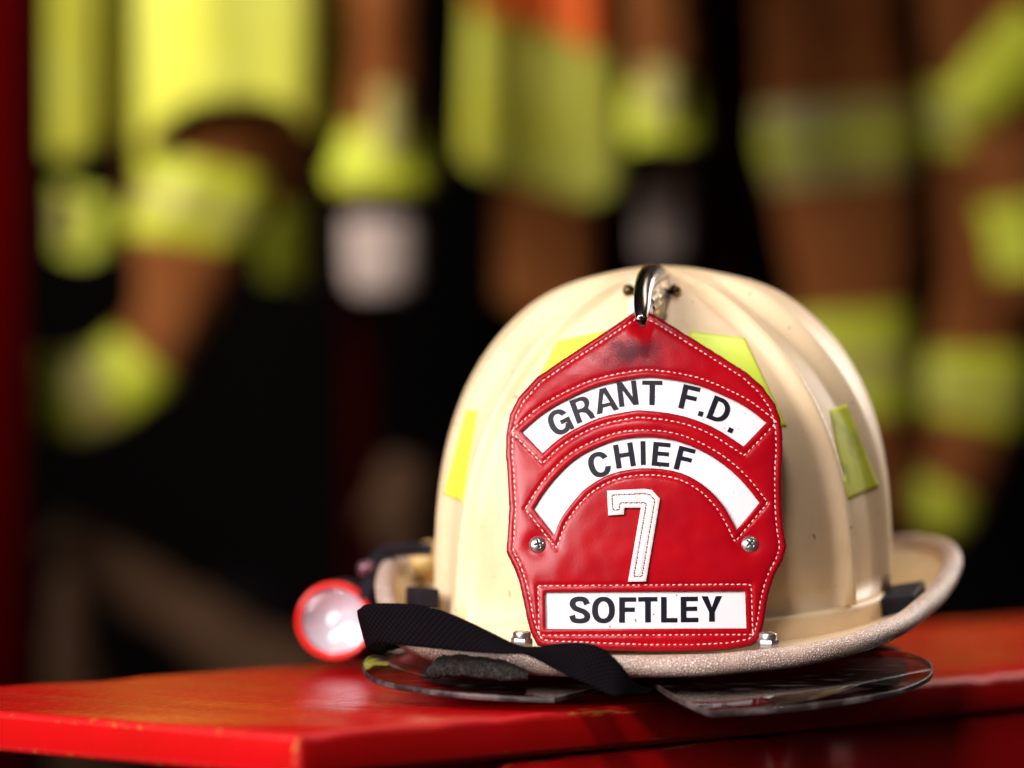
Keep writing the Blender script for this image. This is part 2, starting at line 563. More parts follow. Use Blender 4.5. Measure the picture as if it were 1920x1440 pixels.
class MB:
    """Collects shapes for one mesh."""
    def __init__(self):
        self.v, self.f, self.m = [], [], []

    def add(self, v, f, mi=0):
        o = len(self.v)
        self.v += [tuple(x) for x in v]
        self.f += [tuple(i + o for i in q) for q in f]
        self.m += [mi] * len(f)

    def tube(self, pts, rad, n=10, closed=False, caps=True, squash=1.0, mi=0, up=None):
        pts = [Vector(p) for p in pts]
        N = len(pts)
        rad = rad if isinstance(rad, (list, tuple)) else [rad] * N
        v, f = [], []
        for i, p in enumerate(pts):
            a = pts[(i - 1) % N] if closed or i > 0 else p
            b = pts[(i + 1) % N] if closed or i < N - 1 else p
            d, s, u = frame_of(b - a)
            if up is not None:
                u = (Vector(up) - d * Vector(up).dot(d)).normalized()
                s = d.cross(u)
            for k in range(n):
                t = 2 * math.pi * k / n
                v.append(p + s * (math.cos(t) * rad[i]) + u * (math.sin(t) * rad[i] * squash))
        for i in range(N if closed else N - 1):
            j = (i + 1) % N
            for k in range(n):
                f.append((i * n + k, i * n + (k + 1) % n, j * n + (k + 1) % n, j * n + k))
        if caps and not closed:
            f.append(tuple(range(n - 1, -1, -1)))
            f.append(tuple((N - 1) * n + k for k in range(n)))
        self.add(v, f, mi)

    def lathe(self, base, axis, prof, n=32, mi=0, caps=True):
        """prof: (radius, distance along the axis) pairs."""
        d, s, u = frame_of(axis)
        base = Vector(base)
        v, f = [], []
        for r, h in prof:
            for k in range(n):
                t = 2 * math.pi * k / n
                v.append(base + d * h + s * (math.cos(t) * r) + u * (math.sin(t) * r))
        for i in range(len(prof) - 1):
            for k in range(n):
                f.append((i * n + k, i * n + (k + 1) % n, (i + 1) * n + (k + 1) % n, (i + 1) * n + k))
        if caps and prof[0][0] > 1e-6:
            f.append(tuple(range(n - 1, -1, -1)))
        if caps and prof[-1][0] > 1e-6:
            f.append(tuple((len(prof) - 1) * n + k for k in range(n)))
        self.add(v, f, mi)

    def box(self, c, ax, ay, az, bevel=0.0, mi=0):
        """Box of half-axis vectors ax, ay, az around c, with bevelled edges."""
        bm = bmesh.new()
        bmesh.ops.create_cube(bm, size=2)
        c, ax, ay, az = Vector(c), Vector(ax), Vector(ay), Vector(az)
        for vv in bm.verts:
            q = vv.co
            vv.co = c + ax * q.x + ay * q.y + az * q.z
        if bevel:
            bmesh.ops.bevel(bm, geom=bm.edges[:], offset=bevel, segments=3, profile=0.6, affect='EDGES')
        bm.verts.index_update()
        self.add([vv.co.copy() for vv in bm.verts], [[x.index for x in ff.verts] for ff in bm.faces], mi)
        bm.free()

    def build(self, name, m, parent=None, **k):
        return obj(name, self.v, self.f, m, parent, fm=self.m, **k)


def catmull(pts, n, closed=False):
    """n samples of a Catmull-Rom spline through pts (tuples of any length)."""
    pts = np.array(pts, dtype=float)
    N = len(pts)
    out = []
    span = N if closed else N - 1
    for i in range(n):
        t = i / (n if closed else n - 1) * span
        k = min(int(t), span - 1)
        u = t - k
        if closed:
            p0, p1, p2, p3 = (pts[(k + j) % N] for j in (-1, 0, 1, 2))
        else:
            p0, p1, p2, p3 = (pts[min(max(k + j, 0), N - 1)] for j in (-1, 0, 1, 2))
        out.append(0.5 * (2 * p1 + (p2 - p0) * u + (2 * p0 - 5 * p1 + 4 * p2 - p3) * u * u + (3 * p1 - p0 - 3 * p2 + p3) * u ** 3))
    return np.array(out)


def resample(poly, step, closed=True):
    poly = np.array(poly, dtype=float)
    if closed:
        poly = np.vstack([poly, poly[:1]])
    out = []
    for a, b in zip(poly[:-1], poly[1:]):
        n = max(1, int(round(np.linalg.norm(b - a) / step)))
        out += [a + (b - a) * k / n for k in range(n)]
    if not closed:
        out.append(poly[-1])
    return np.array(out)


def seg_dist(pts, poly, closed=True):
    pts = np.asarray(pts, dtype=float)
    poly = np.asarray(poly, dtype=float)
    a = poly if closed else poly[:-1]
    b = np.roll(poly, -1, axis=0) if closed else poly[1:]
    best = np.full(len(pts), 1e9)
    for p, q in zip(a, b):
        d = q - p
        L = max(d @ d, 1e-12)
        t = np.clip(((pts - p) @ d) / L, 0, 1)
        best = np.minimum(best, np.hypot(*(pts - p - t[:, None] * d).T))
    return best


def inside(pts, poly):
    pts = np.asarray(pts, dtype=float)
    poly = np.asarray(poly, dtype=float)
    x, y = pts[:, 0], pts[:, 1]
    r = np.zeros(len(pts), dtype=bool)
    j = len(poly) - 1
    for i in range(len(poly)):
        xi, yi = poly[i]
        xj, yj = poly[j]
        c = ((yi > y) != (yj > y)) & (x < (xj - xi) * (y - yi) / ((yj - yi) if yj != yi else 1e-12) + xi)
        r ^= c
        j = i
    return r


def offset_poly(poly, d):
    """Mitred offset of a closed polygon (pixels, y down); d > 0 grows it."""
    poly = np.array(poly, dtype=float)
    area2 = np.sum(poly[:, 0] * np.roll(poly[:, 1], -1) - np.roll(poly[:, 0], -1) * poly[:, 1])
    s = 1 if area2 > 0 else -1
    e = np.roll(poly, -1, axis=0) - poly
    nrm = np.stack([e[:, 1], -e[:, 0]], axis=1) * s
    nrm /= np.linalg.norm(nrm, axis=1)[:, None] + 1e-12
    prev = np.roll(nrm, 1, axis=0)
    b = nrm + prev
    b /= np.linalg.norm(b, axis=1)[:, None] + 1e-12
    k = 1 / np.clip(np.sum(b * nrm, axis=1), 0.35, 1)
    return poly + b * (d * k)[:, None]


# ------------------------------------------------------------------ the setting
def structure(o):
    return tag(o, kind='structure')


mb = MB()
mb.box((0, 3.0, -0.56), (4.5, 0, 0), (0, 3.6, 0), (0, 0, 0.10))
structure(mb.build('floor', M['floor'], smooth=False))
mb = MB()
mb.box((0, 4.75, 1.0), (4.5, 0, 0), (0, 0.06, 0), (0, 0, 1.46))
structure(mb.build('wall', M['wall'], smooth=False))

# ------------------------------------------------------------------ bench
corner = Vector((-0.0886, 1.793, 0))
RT = Vector((0.674, 0.739, 0)).normalized()
LT = Vector((-RT.y, RT.x, 0))
BL, BW, BT = 1.25, 0.3065, 0.019
bench = thing('bench', (corner + RT * (BL / 2) + LT * (BW / 2)) + Vector((0, 0, -0.46)),
              'red painted wooden bench with worn edges under the helmet', 'bench')
bench_rot = math.atan2(RT.y, RT.x)


def bench_part(name, u0, u1, v0, v1, z0, z1, bevel, mats, worn=True):
    """A board in the bench's own axes: u along the bench, v across it (0 = the long edge at the viewer)."""
    bm = bmesh.new()
    bmesh.ops.create_cube(bm, size=1)
    for vv in bm.verts:
        vv.co = Vector(((vv.co.x + .5) * (u1 - u0) + u0, (vv.co.y + .5) * (v1 - v0) + v0, (vv.co.z + .5) * (z1 - z0) + z0))
    cuts = [e for e in bm.edges if abs(e.verts[0].co.x - e.verts[1].co.x) > 0.5 * (u1 - u0)]
    bmesh.ops.subdivide_edges(bm, edges=cuts, cuts=90, use_grid_fill=True)
    edges = [e for e in bm.edges if len(e.link_faces) == 2 and e.calc_face_angle(0) > 0.8]
    big = set(bm.faces)
    r = bmesh.ops.bevel(bm, geom=edges, offset=bevel, segments=4, profile=0.5, affect='EDGES')
    worn_f = set(r['faces'])
    for f in bm.faces:
        f.smooth = True
        f.material_index = 1 if (worn and f in worn_f) else 0
    for f in worn_f:                       # dents along the worn arrises
        for vv in f.verts:
            n = noise.noise(Vector((vv.co.x * 45, vv.co.y * 45, vv.co.z * 30)))
            if n > 0.05 and vv.co.z > z0 + 0.5 * (z1 - z0):
                vv.co.z -= 0.0008 * n
    me = bpy.data.meshes.new(name)
    bm.to_mesh(me)
    bm.free()
    for mm in mats:
        me.materials.append(mm)
    o = bpy.data.objects.new(name, me)
    col.objects.link(o)
    o.parent = bench
    loc = corner - bench.location
    o.location = loc
    o.rotation_euler = (0, 0, bench_rot)
    return o


bench_part('seat_board', 0, BL, 0, BW, -BT, 0, 0.0035, [M['paint'], M['paint_worn']])
bench_part('apron', 0.13, BL - 0.16, 0.003, 0.022, -0.105, -BT - 0.0012, 0.0015, [M['paint'], M['paint_worn']])
bench_part('apron', 0.33, BL - 0.16, BW - 0.022, BW - 0.003, -0.105, -BT - 0.0012, 0.0015, [M['paint'], M['paint_worn']])
bench_part('leg', 0.36, 0.385, 0.024, BW - 0.024, -0.46, -BT - 0.0012, 0.002, [M['paint'], M['paint_worn']])
bench_part('leg', BL - 0.215, BL - 0.19, 0.024, BW - 0.024, -0.46, -BT - 0.0012, 0.002, [M['paint'], M['paint_worn']])

# ------------------------------------------------------------------ helmet: shell
HC = Vector((0.0738, 2.11, 0))
YAW = R(5.0)
FW = Vector((-math.sin(YAW), -math.cos(YAW), 0))
RG = Vector((math.cos(YAW), -math.sin(YAW), 0))
AX, BY, ZTOP, NE = 0.1048, 0.134, 0.2025, 3.05
helmet = thing('fire_helmet', (HC.x, HC.y, 0.0), 'cream fire helmet with red leather front shield on the red bench', 'helmet')

RIBS = [(0, 0.0075, 0.0036), (57, 0.0037, 0.0070), (-57, 0.0037, 0.0070), (143, 0.007, 0.005), (-143, 0.007, 0.005), (180, 0.009, 0.005)]


def z_base(phi):
    return 0.0335 + 0.0075 * (1 - math.cos(phi)) + 0.0052 * math.sin(phi)


def shell_pt(phi, a, extra=0.0):
    rad = max(math.cos(a), 0.0)
    v = math.sin(a) ** (2 / NE)
    d = 0.0
    for deg, wd, h in RIBS:
        dp = (phi - R(deg) * (1 - 0.42 * v * v - 0.30 * v ** 8 if abs(deg) < 90 else 1) + math.pi) % (2 * math.pi) - math.pi
        s = dp * rad * 0.122
        ww = wd * (0.55 + 0.45 * rad)
        d = max(d, h / (1 + (abs(s) / ww) ** 4))
    pa = abs((phi + math.pi) % (2 * math.pi) - math.pi)          # broad raised side panels
    e = min(max((pa - R(75 - 32 * v * v)) / R(9), 0), 1) * min(max((R(122 + 10 * v * v) - pa) / R(9), 0), 1)
    d = max(d, 0.0066 * e * e * (3 - 2 * e))
    k = min(max((rad - 0.20) / 0.38, 0), 1)
    k = k * k * (3 - 2 * k)
    d = d * k + 0.0035 * (1 - k) + extra
    z0 = z_base(phi)
    # outward normal of the plain dome
    nx, ny, nz = 2 * math.sin(phi) * rad / AX, 2 * math.cos(phi) * rad / BY, NE * v ** (NE - 1) / (ZTOP - z0)
    L = math.sqrt(nx * nx + ny * ny + nz * nz)
    x, y, z = AX * rad * math.sin(phi) + d * nx / L, BY * rad * math.cos(phi) + d * ny / L, z0 + v * (ZTOP - 0.0035 - z0) + d * nz / L
    return HC + RG * x + FW * y + Vector((0, 0, z))


NP, NA = 480, 110
sv, sf = [], []
band = [(0.0062, -0.0118), (0.0058, -0.009), (0.0054, -0.003), (0.0050, -0.0012), (0.0042, -0.0004), (0.0030, 0.0)]


def band_pt(phi, out, dz):
    rr = RG * ((AX + out) * math.sin(phi)) + FW * ((BY + out) * math.cos(phi))
    return HC + rr + Vector((0, 0, z_base(phi) + dz))


for out, dz in band:
    for i in range(NP):
        sv.append(band_pt(2 * math.pi * i / NP, out, dz))
for j in range(NA):
    a = (math.pi / 2 - 0.02) * j / (NA - 1)
    for i in range(NP):
        sv.append(shell_pt(2 * math.pi * i / NP, a))
rows = len(band) + NA
for j in range(rows - 1):
    for i in range(NP):
        k = (i + 1) % NP
        sf.append((j * NP + i, j * NP + k, (j + 1) * NP + k, (j + 1) * NP + i))
sf.append(tuple((rows - 1) * NP + i for i in range(NP)))
shell = obj('shell', sv, sf, M['shell'], helmet)
shell_bvh = BVHTree.FromPolygons([tuple(v) for v in sv], sf)
CAM = Vector((0, 0, CZ))


def on_shell(px, py, lift=0.0):
    """The point of the shell that a photo pixel shows, lifted along the surface normal."""
    d = Vector(((px - 960) / FPX, 1.0, -(py - 720) / FPX)).normalized()
    hit, n, _, _ = shell_bvh.ray_cast(CAM, d)
    if hit is None:
        hit, n, _, _ = shell_bvh.find_nearest(CAM + d * 2.12)
    if n.dot(d) > 0:
        n = -n
    return hit + n * lift


# ------------------------------------------------------------------ helmet: brim with its grained edge trim
bead_px = [(1000, 1245, 1.940), (1100, 1248, 1.936), (1200, 1249, 1.935), (1320, 1247, 1.938), (1400, 1240, 1.945), (1500, 1229, 1.956),
           (1600, 1206, 1.976), (1680, 1174, 2.004), (1735, 1134, 2.04), (1770, 1095, 2.085), (1785, 1060, 2.13), (1772, 1030, 2.19),
           (1732, 1021, 2.25), (1690, 1021, 2.31)]
bead_left = [(900, 1238, 1.951), (810, 1219, 1.975), (752, 1188, 2.01), (728, 1135, 2.06), (722, 1095, 2.105), (729, 1068, 2.15), (746, 1062, 2.21)]
bw = [P(*p) for p in bead_px] + [Vector((.163, 2.365, .050)), Vector((.085, 2.405, .030)), Vector((.005, 2.355, .036)), Vector((-.048, 2.28, .050))]
bw += [P(*p) for p in reversed(bead_left)]
tab = []
for p in bw:
    q = p - HC
    x, y = q.dot(RG), q.dot(FW)
    tab.append((math.atan2(x, y), math.hypot(x, y), p.z))
tab.sort()
th = np.array([t[0] for t in tab])
tv = np.array([t[1:] for t in tab])


def bead_at(t):
    """Radius and height of the edge trim at azimuth t: a periodic cubic through the table."""
    N = len(th)
    t = (t + math.pi) % (2 * math.pi) - math.pi
    k = int(np.searchsorted(th, t)) - 1
    T = lambda i: th[i % N] + 2 * math.pi * (i // N)
    V = lambda i: tv[i % N]
    t0, t1, t2, t3 = T(k - 1), T(k), T(k + 1), T(k + 2)
    u = (t - t1) / (t2 - t1)
    m1 = (V(k + 1) - V(k - 1)) / (t2 - t0) * (t2 - t1)
    m2 = (V(k + 2) - V(k)) / (t3 - t1) * (t2 - t1)
    h = (2 * u ** 3 - 3 * u * u + 1) * V(k) + (u ** 3 - 2 * u * u + u) * m1 + (-2 * u ** 3 + 3 * u * u) * V(k + 1) + (u ** 3 - u * u) * m2
    return h[0], h[1]


NB, NR = 300, 14
bv, bf, bead_pts = [], [], []
for layer in (0, 1):
    for i in range(NB):
        t = 2 * math.pi * i / NB
        ri = 1 / math.sqrt((math.sin(t) / (AX + 0.0055)) ** 2 + (math.cos(t) / (BY + 0.0055)) ** 2)
        zi = z_base(t) - 0.0118 + 0.002
        ro, zo = bead_at(t)
        d = RG * math.sin(t) + FW * math.cos(t)
        for k in range(NR):
            u = k / (NR - 1)
            zz = zi + (zo - zi) * u ** 1.5 - 0.0035 * layer
            bv.append(HC + d * (ri + (ro - ri) * u) + Vector((0, 0, zz)))
        if layer == 0:
            bead_pts.append(HC + d * ro + Vector((0, 0, zo)))
for layer in (0, 1):
    o = layer * NB * NR
    for i in range(NB):
        j = (i + 1) % NB
        for k in range(NR - 1):
            bf.append((o + i * NR + k, o + j * NR + k, o + j * NR + k + 1, o + i * NR + k + 1))
o2 = NB * NR
for i in range(NB):
    j = (i + 1) % NB
    bf.append((i * NR, j * NR, o2 + j * NR, o2 + i * NR))
    bf.append((i * NR + NR - 1, j * NR + NR - 1, o2 + j * NR + NR - 1, o2 + i * NR + NR - 1))
brim = obj('brim', bv, bf, M['brim'], helmet)
mb = MB()
mb.tube([p + Vector((0, 0, -0.0002)) for p in bead_pts], 0.0050, n=16, closed=True)
mb.build('edge_trim', M['grain'], brim)

# the dark liner dish, widened to black out the shade under the brim
mb = MB()
lin = []
for i in range(64):
    t = 2 * math.pi * i / 64
    lin.append((HC + RG * (AX * 1.13 * math.sin(t)) + FW * (BY * 0.98 * math.cos(t)), t))
v, f = [], []
for k, (s, z) in enumerate(((1.0, 0.004), (1.0, 0.012), (0.97, 0.016), (0.93, 0.010), (0.9, 0.004))):
    for p, t in lin:
        q = HC + (p - HC) * s
        v.append(Vector((q.x, q.y, min(z, z_base(t) - 0.014) if z > 0.005 else 0.0025)))
for k in range(4):
    for i in range(64):
        j = (i + 1) % 64
        f.append((k * 64 + i, k * 64 + j, (k + 1) * 64 + j, (k + 1) * 64 + i))
mb.add(v, f)
mb.build('liner_shade', M['liner_shade'], helmet)


# reflective stickers, laid on the shell
def sticker(corners, m, n=22):
    tl, tr, br, bl = (np.array(c, float) for c in corners)
    v, f, top, bot = [], [], [], []
    for lift in (0.00045, -0.0006):
        for j in range(n + 1):
            for i in range(n + 1):
                s, t = i / n, j / n
                q = (tl * (1 - s) + tr * s) * (1 - t) + (bl * (1 - s) + br * s) * t
                v.append(on_shell(q[0], q[1], lift))
    N = (n + 1) ** 2
    g = lambda l, j, i: l * N + j * (n + 1) + i
    for l in (0, 1):
        for j in range(n):
            for i in range(n):
                f.append((g(l, j, i), g(l, j, i + 1), g(l, j + 1, i + 1), g(l, j + 1, i)))
    ring = [(0, i) for i in range(n)] + [(j, n) for j in range(n)] + [(n, i) for i in range(n, 0, -1)] + [(j, 0) for j in range(n, 0, -1)]
    for k in range(len(ring)):
        a, b = ring[k], ring[(k + 1) % len(ring)]
        f.append((g(0, *a), g(0, *b), g(1, *b), g(1, *a)))
    return obj('reflective_sticker', v, f, m, helmet)


sticker([(1292, 621), (1396, 635), (1474, 800), (1340, 800)], M['lime'])
sticker([(1044, 641), (1140, 621), (1090, 800), (966, 800)], M['lime'])
tag(sticker([(1556, 768), (1586, 758), (1647, 912), (1590, 937)], M['lime_shaded']), label='lime sticker with side shade put into its colour')
sticker([(875, 769), (896, 771), (868, 942), (833, 926)], M['lime'])

# ------------------------------------------------------------------ helmet: leather front shield
NSH = Vector((0, -0.985, 0.17)).normalized()


def shield_depth(px, py):
    u = (px - 1210) / 262.0
    v = (1220 - py) / 640.0
    return 1.952 + 0.018 * v + 0.007 * u * u + 0.020 * v * v


def sh(px, py, h=0.0):
    return P(px, py, shield_depth(px, py)) + NSH * h


outline = [(1196, 579), (1209, 580), (1250, 604), (1306, 639), (1356, 670), (1400, 698), (1431, 726), (1453, 757), (1463, 783), (1467, 814), (1467.5, 845),
           (1465, 881), (1464.5, 915), (1465.5, 950), (1468.5, 990), (1474.5, 1025), (1467, 1051), (1453, 1077), (1444, 1103), (1437.5, 1131), (1433, 1162),
           (1428, 1184), (1422, 1198), (1411, 1209), (1369, 1217), (1306, 1220.5), (1212, 1220.5), (1119, 1217), (1025, 1213), (1009, 1209), (999, 1193),
           (989, 1162), (983, 1131), (975, 1094), (966, 1067), (949.5, 1033), (952, 1000), (955, 950), (953, 915), (951, 880), (948.5, 850),
           (949.5, 814), (956, 776), (972, 745), (1006, 707.5), (1056, 673), (1119, 632), (1166, 601)]
win1 = [(978, 809)] + [tuple(p) for p in catmull([(978, 809), (1015, 777), (1056, 752), (1119, 724), (1197, 708), (1241, 709), (1306, 721), (1369, 747), (1405, 767), (1437, 792)], 34)[1:]]
win1 += [tuple(p) for p in catmull([(1394, 837), (1337, 801), (1275, 778.5), (1212, 770), (1181, 771), (1119, 785), (1056, 817), (1017, 850)], 28)]
win2 = [tuple(p) for p in catmull([(1000, 953), (1023, 917), (1050, 885), (1087, 854), (1150, 826), (1212, 818.5), (1275, 828), (1337, 857), (1387, 897), (1424, 942)], 34)]
win2 += [tuple(p) for p in catmull([(1381, 993), (1372, 975), (1353, 944), (1322, 912), (1275, 886), (1212, 877.5), (1150, 887), (1103, 912), (1075, 940), (1050, 975), (1039, 1003)], 34)]
win3 = [(1021, 1110), (1397, 1107.5), (1399.5, 1178), (1022.5, 1179)]
stitch_outer = offset_poly(outline, -12)
stitch_w1 = offset_poly(win1, 13.5)
stitch_w2 = offset_poly(win2, 12.5)
stitch_w3 = offset_poly(win3, 12)
border = resample(outline, 4.5)
jit = np.array([noise.noise(Vector((x * 0.11, y * 0.11, 3))) for x, y in border])
border = border + np.stack([jit, -jit], axis=1) * 0.8
holes = [resample(wn, 4.5) for wn in (win1, win2, win3)]
loops = [border] + holes
lp = np.vstack(loops)
gx, gy = np.meshgrid(np.arange(946, 1478, 3.6), np.arange(577, 1224, 3.6))
gp = np.stack([gx.ravel(), gy.ravel()], axis=1) + rng.uniform(-0.7, 0.7, (gx.size, 2))
keep = inside(gp, border)
for h in holes:
    keep &= ~inside(gp, h)
gp = gp[keep]
dmin = np.minimum.reduce([seg_dist(gp, l) for l in loops])
gp = gp[dmin > 2.0]
cv = [Vector(p) for p in np.vstack([lp, gp])]
ce, o = [], 0
for l in loops:
    n = len(l)
    ce += [(o + i, o + (i + 1) % n) for i in range(n)]
    o += n
rv, _, rf, _, _, _ = delaunay_2d_cdt(cv, ce, [], 0, 1e-4)
rp = np.array([(v.x, v.y) for v in rv])
tri = np.array([f for f in rf if len(f) == 3])
cen = rp[tri].mean(axis=1)
ok = inside(cen, border)
for h in holes:
    ok &= ~inside(cen, h)
tri = tri[ok]
d_out = seg_dist(rp, border)
d_win = np.minimum.reduce([seg_dist(rp, h) for h in holes])
d_st = np.minimum.reduce([seg_dist(rp, s) for s in (stitch_outer, stitch_w1, stitch_w2, stitch_w3)])


def relief(p, d_out, d_win, d_st):
    h = 0.00050 * (1 - np.exp(-d_st / 11.0)) - 0.00045 * np.exp(-(d_st / 2.4) ** 2)
    h -= 0.0009 * np.exp(-(d_out / 3.2))
    h -= 0.0005 * np.exp(-(d_win / 2.8))
    for sx, sy in ((1009, 1022), (1406, 1020)):
        r = np.hypot(p[:, 0] - sx, p[:, 1] - sy)
        h -= 0.0016 * np.exp(-(r / 24) ** 2)
    r = np.hypot(p[:, 0] - 1203, (p[:, 1] - 606))
    h -= 0.0022 * np.exp(-(r / 17) ** 2)
    h += np.array([noise.noise(Vector((x * .012, y * .012, 9))) * 0.0004 + noise.noise(Vector((x * .035, y * .035, 4))) * 0.00016 for x, y in p])
    return h


hh = relief(rp, d_out, d_win, d_st)
verts = [sh(p[0], p[1], h) for p, h in zip(rp, hh)]
uvs = [(p[0] / 1000, -p[1] / 1000) for p in rp]
faces = [tuple(t) for t in tri]
fmi = [0] * len(faces)
# side walls: outer edge of the leather and the cut edges round the windows
for li, l in enumerate(loops):
    n = len(l)
    dep = -0.0042 if li == 0 else -0.0021
    d0 = relief(l, np.zeros(n) if li == 0 else np.full(n, 40.0), np.full(n, 40.0) if li == 0 else np.zeros(n),
                np.minimum.reduce([seg_dist(l, s) for s in (stitch_outer, stitch_w1, stitch_w2, stitch_w3)]))
    b0 = len(verts)
    for p, h in zip(l, d0):
        verts.append(sh(p[0], p[1], h))
        uvs.append((p[0] / 1000, -p[1] / 1000))
    for p, h in zip(l, d0):
        verts.append(sh(p[0], p[1], dep))
        uvs.append((p[0] / 1000, -p[1] / 1000))
    for i in range(n):
        j = (i + 1) % n
        faces.append((b0 + i, b0 + j, b0 + n + j, b0 + n + i))
        fmi.append(2 if li == 0 else 1)
    if li == 0:
        faces.append(tuple(b0 + n + i for i in range(n)))
        fmi.append(2)
front = obj('front_shield', verts, faces, [M['leather'], M['raw_edge'], M['dark_edge']], helmet, fm=fmi, uv=uvs)
ba = front.data.attributes.new('burnish', 'FLOAT', 'POINT')
bvals = np.zeros(len(verts), dtype=np.float32)
bvals[:len(rp)] = np.clip(0.9 * np.exp(-d_out / 2.6) + 0.55 * np.exp(-d_win / 1.6), 0, 1)
ba.data.foreach_set('value', bvals)
tag(front, label='red leather front shield lettered for a fire chief')

# white panels behind the windows
for wn in (win1, win2, win3):
    big = resample(offset_poly(wn, 6), 8)
    gx, gy = np.meshgrid(np.arange(950, 1470, 9), np.arange(690, 1200, 9))
    g = np.stack([gx.ravel(), gy.ravel()], axis=1).astype(float)
    g = g[inside(g, big)]
    g = g[seg_dist(g, big) > 4]
    n = len(big)
    qv, _, qf, _, _, _ = delaunay_2d_cdt([Vector(p) for p in np.vstack([big, g])], [(i, (i + 1) % n) for i in range(n)], [], 0, 1e-4)
    qp = np.array([(v.x, v.y) for v in qv])
    tr = np.array([f for f in qf if len(f) == 3])
    tr = tr[inside(qp[tr].mean(axis=1), big)]
    k = len(qp)
    v = [sh(p[0], p[1], -0.0017) for p in qp] + [sh(p[0], p[1], -0.0032) for p in qp]
    f = [tuple(t) for t in tr] + [tuple(t + k) for t in tr]
    f += [(i, (i + 1) % n, k + (i + 1) % n, k + i) for i in range(n)]
    obj('white_panel', v, f, M['white_panel'], front, auto=40)


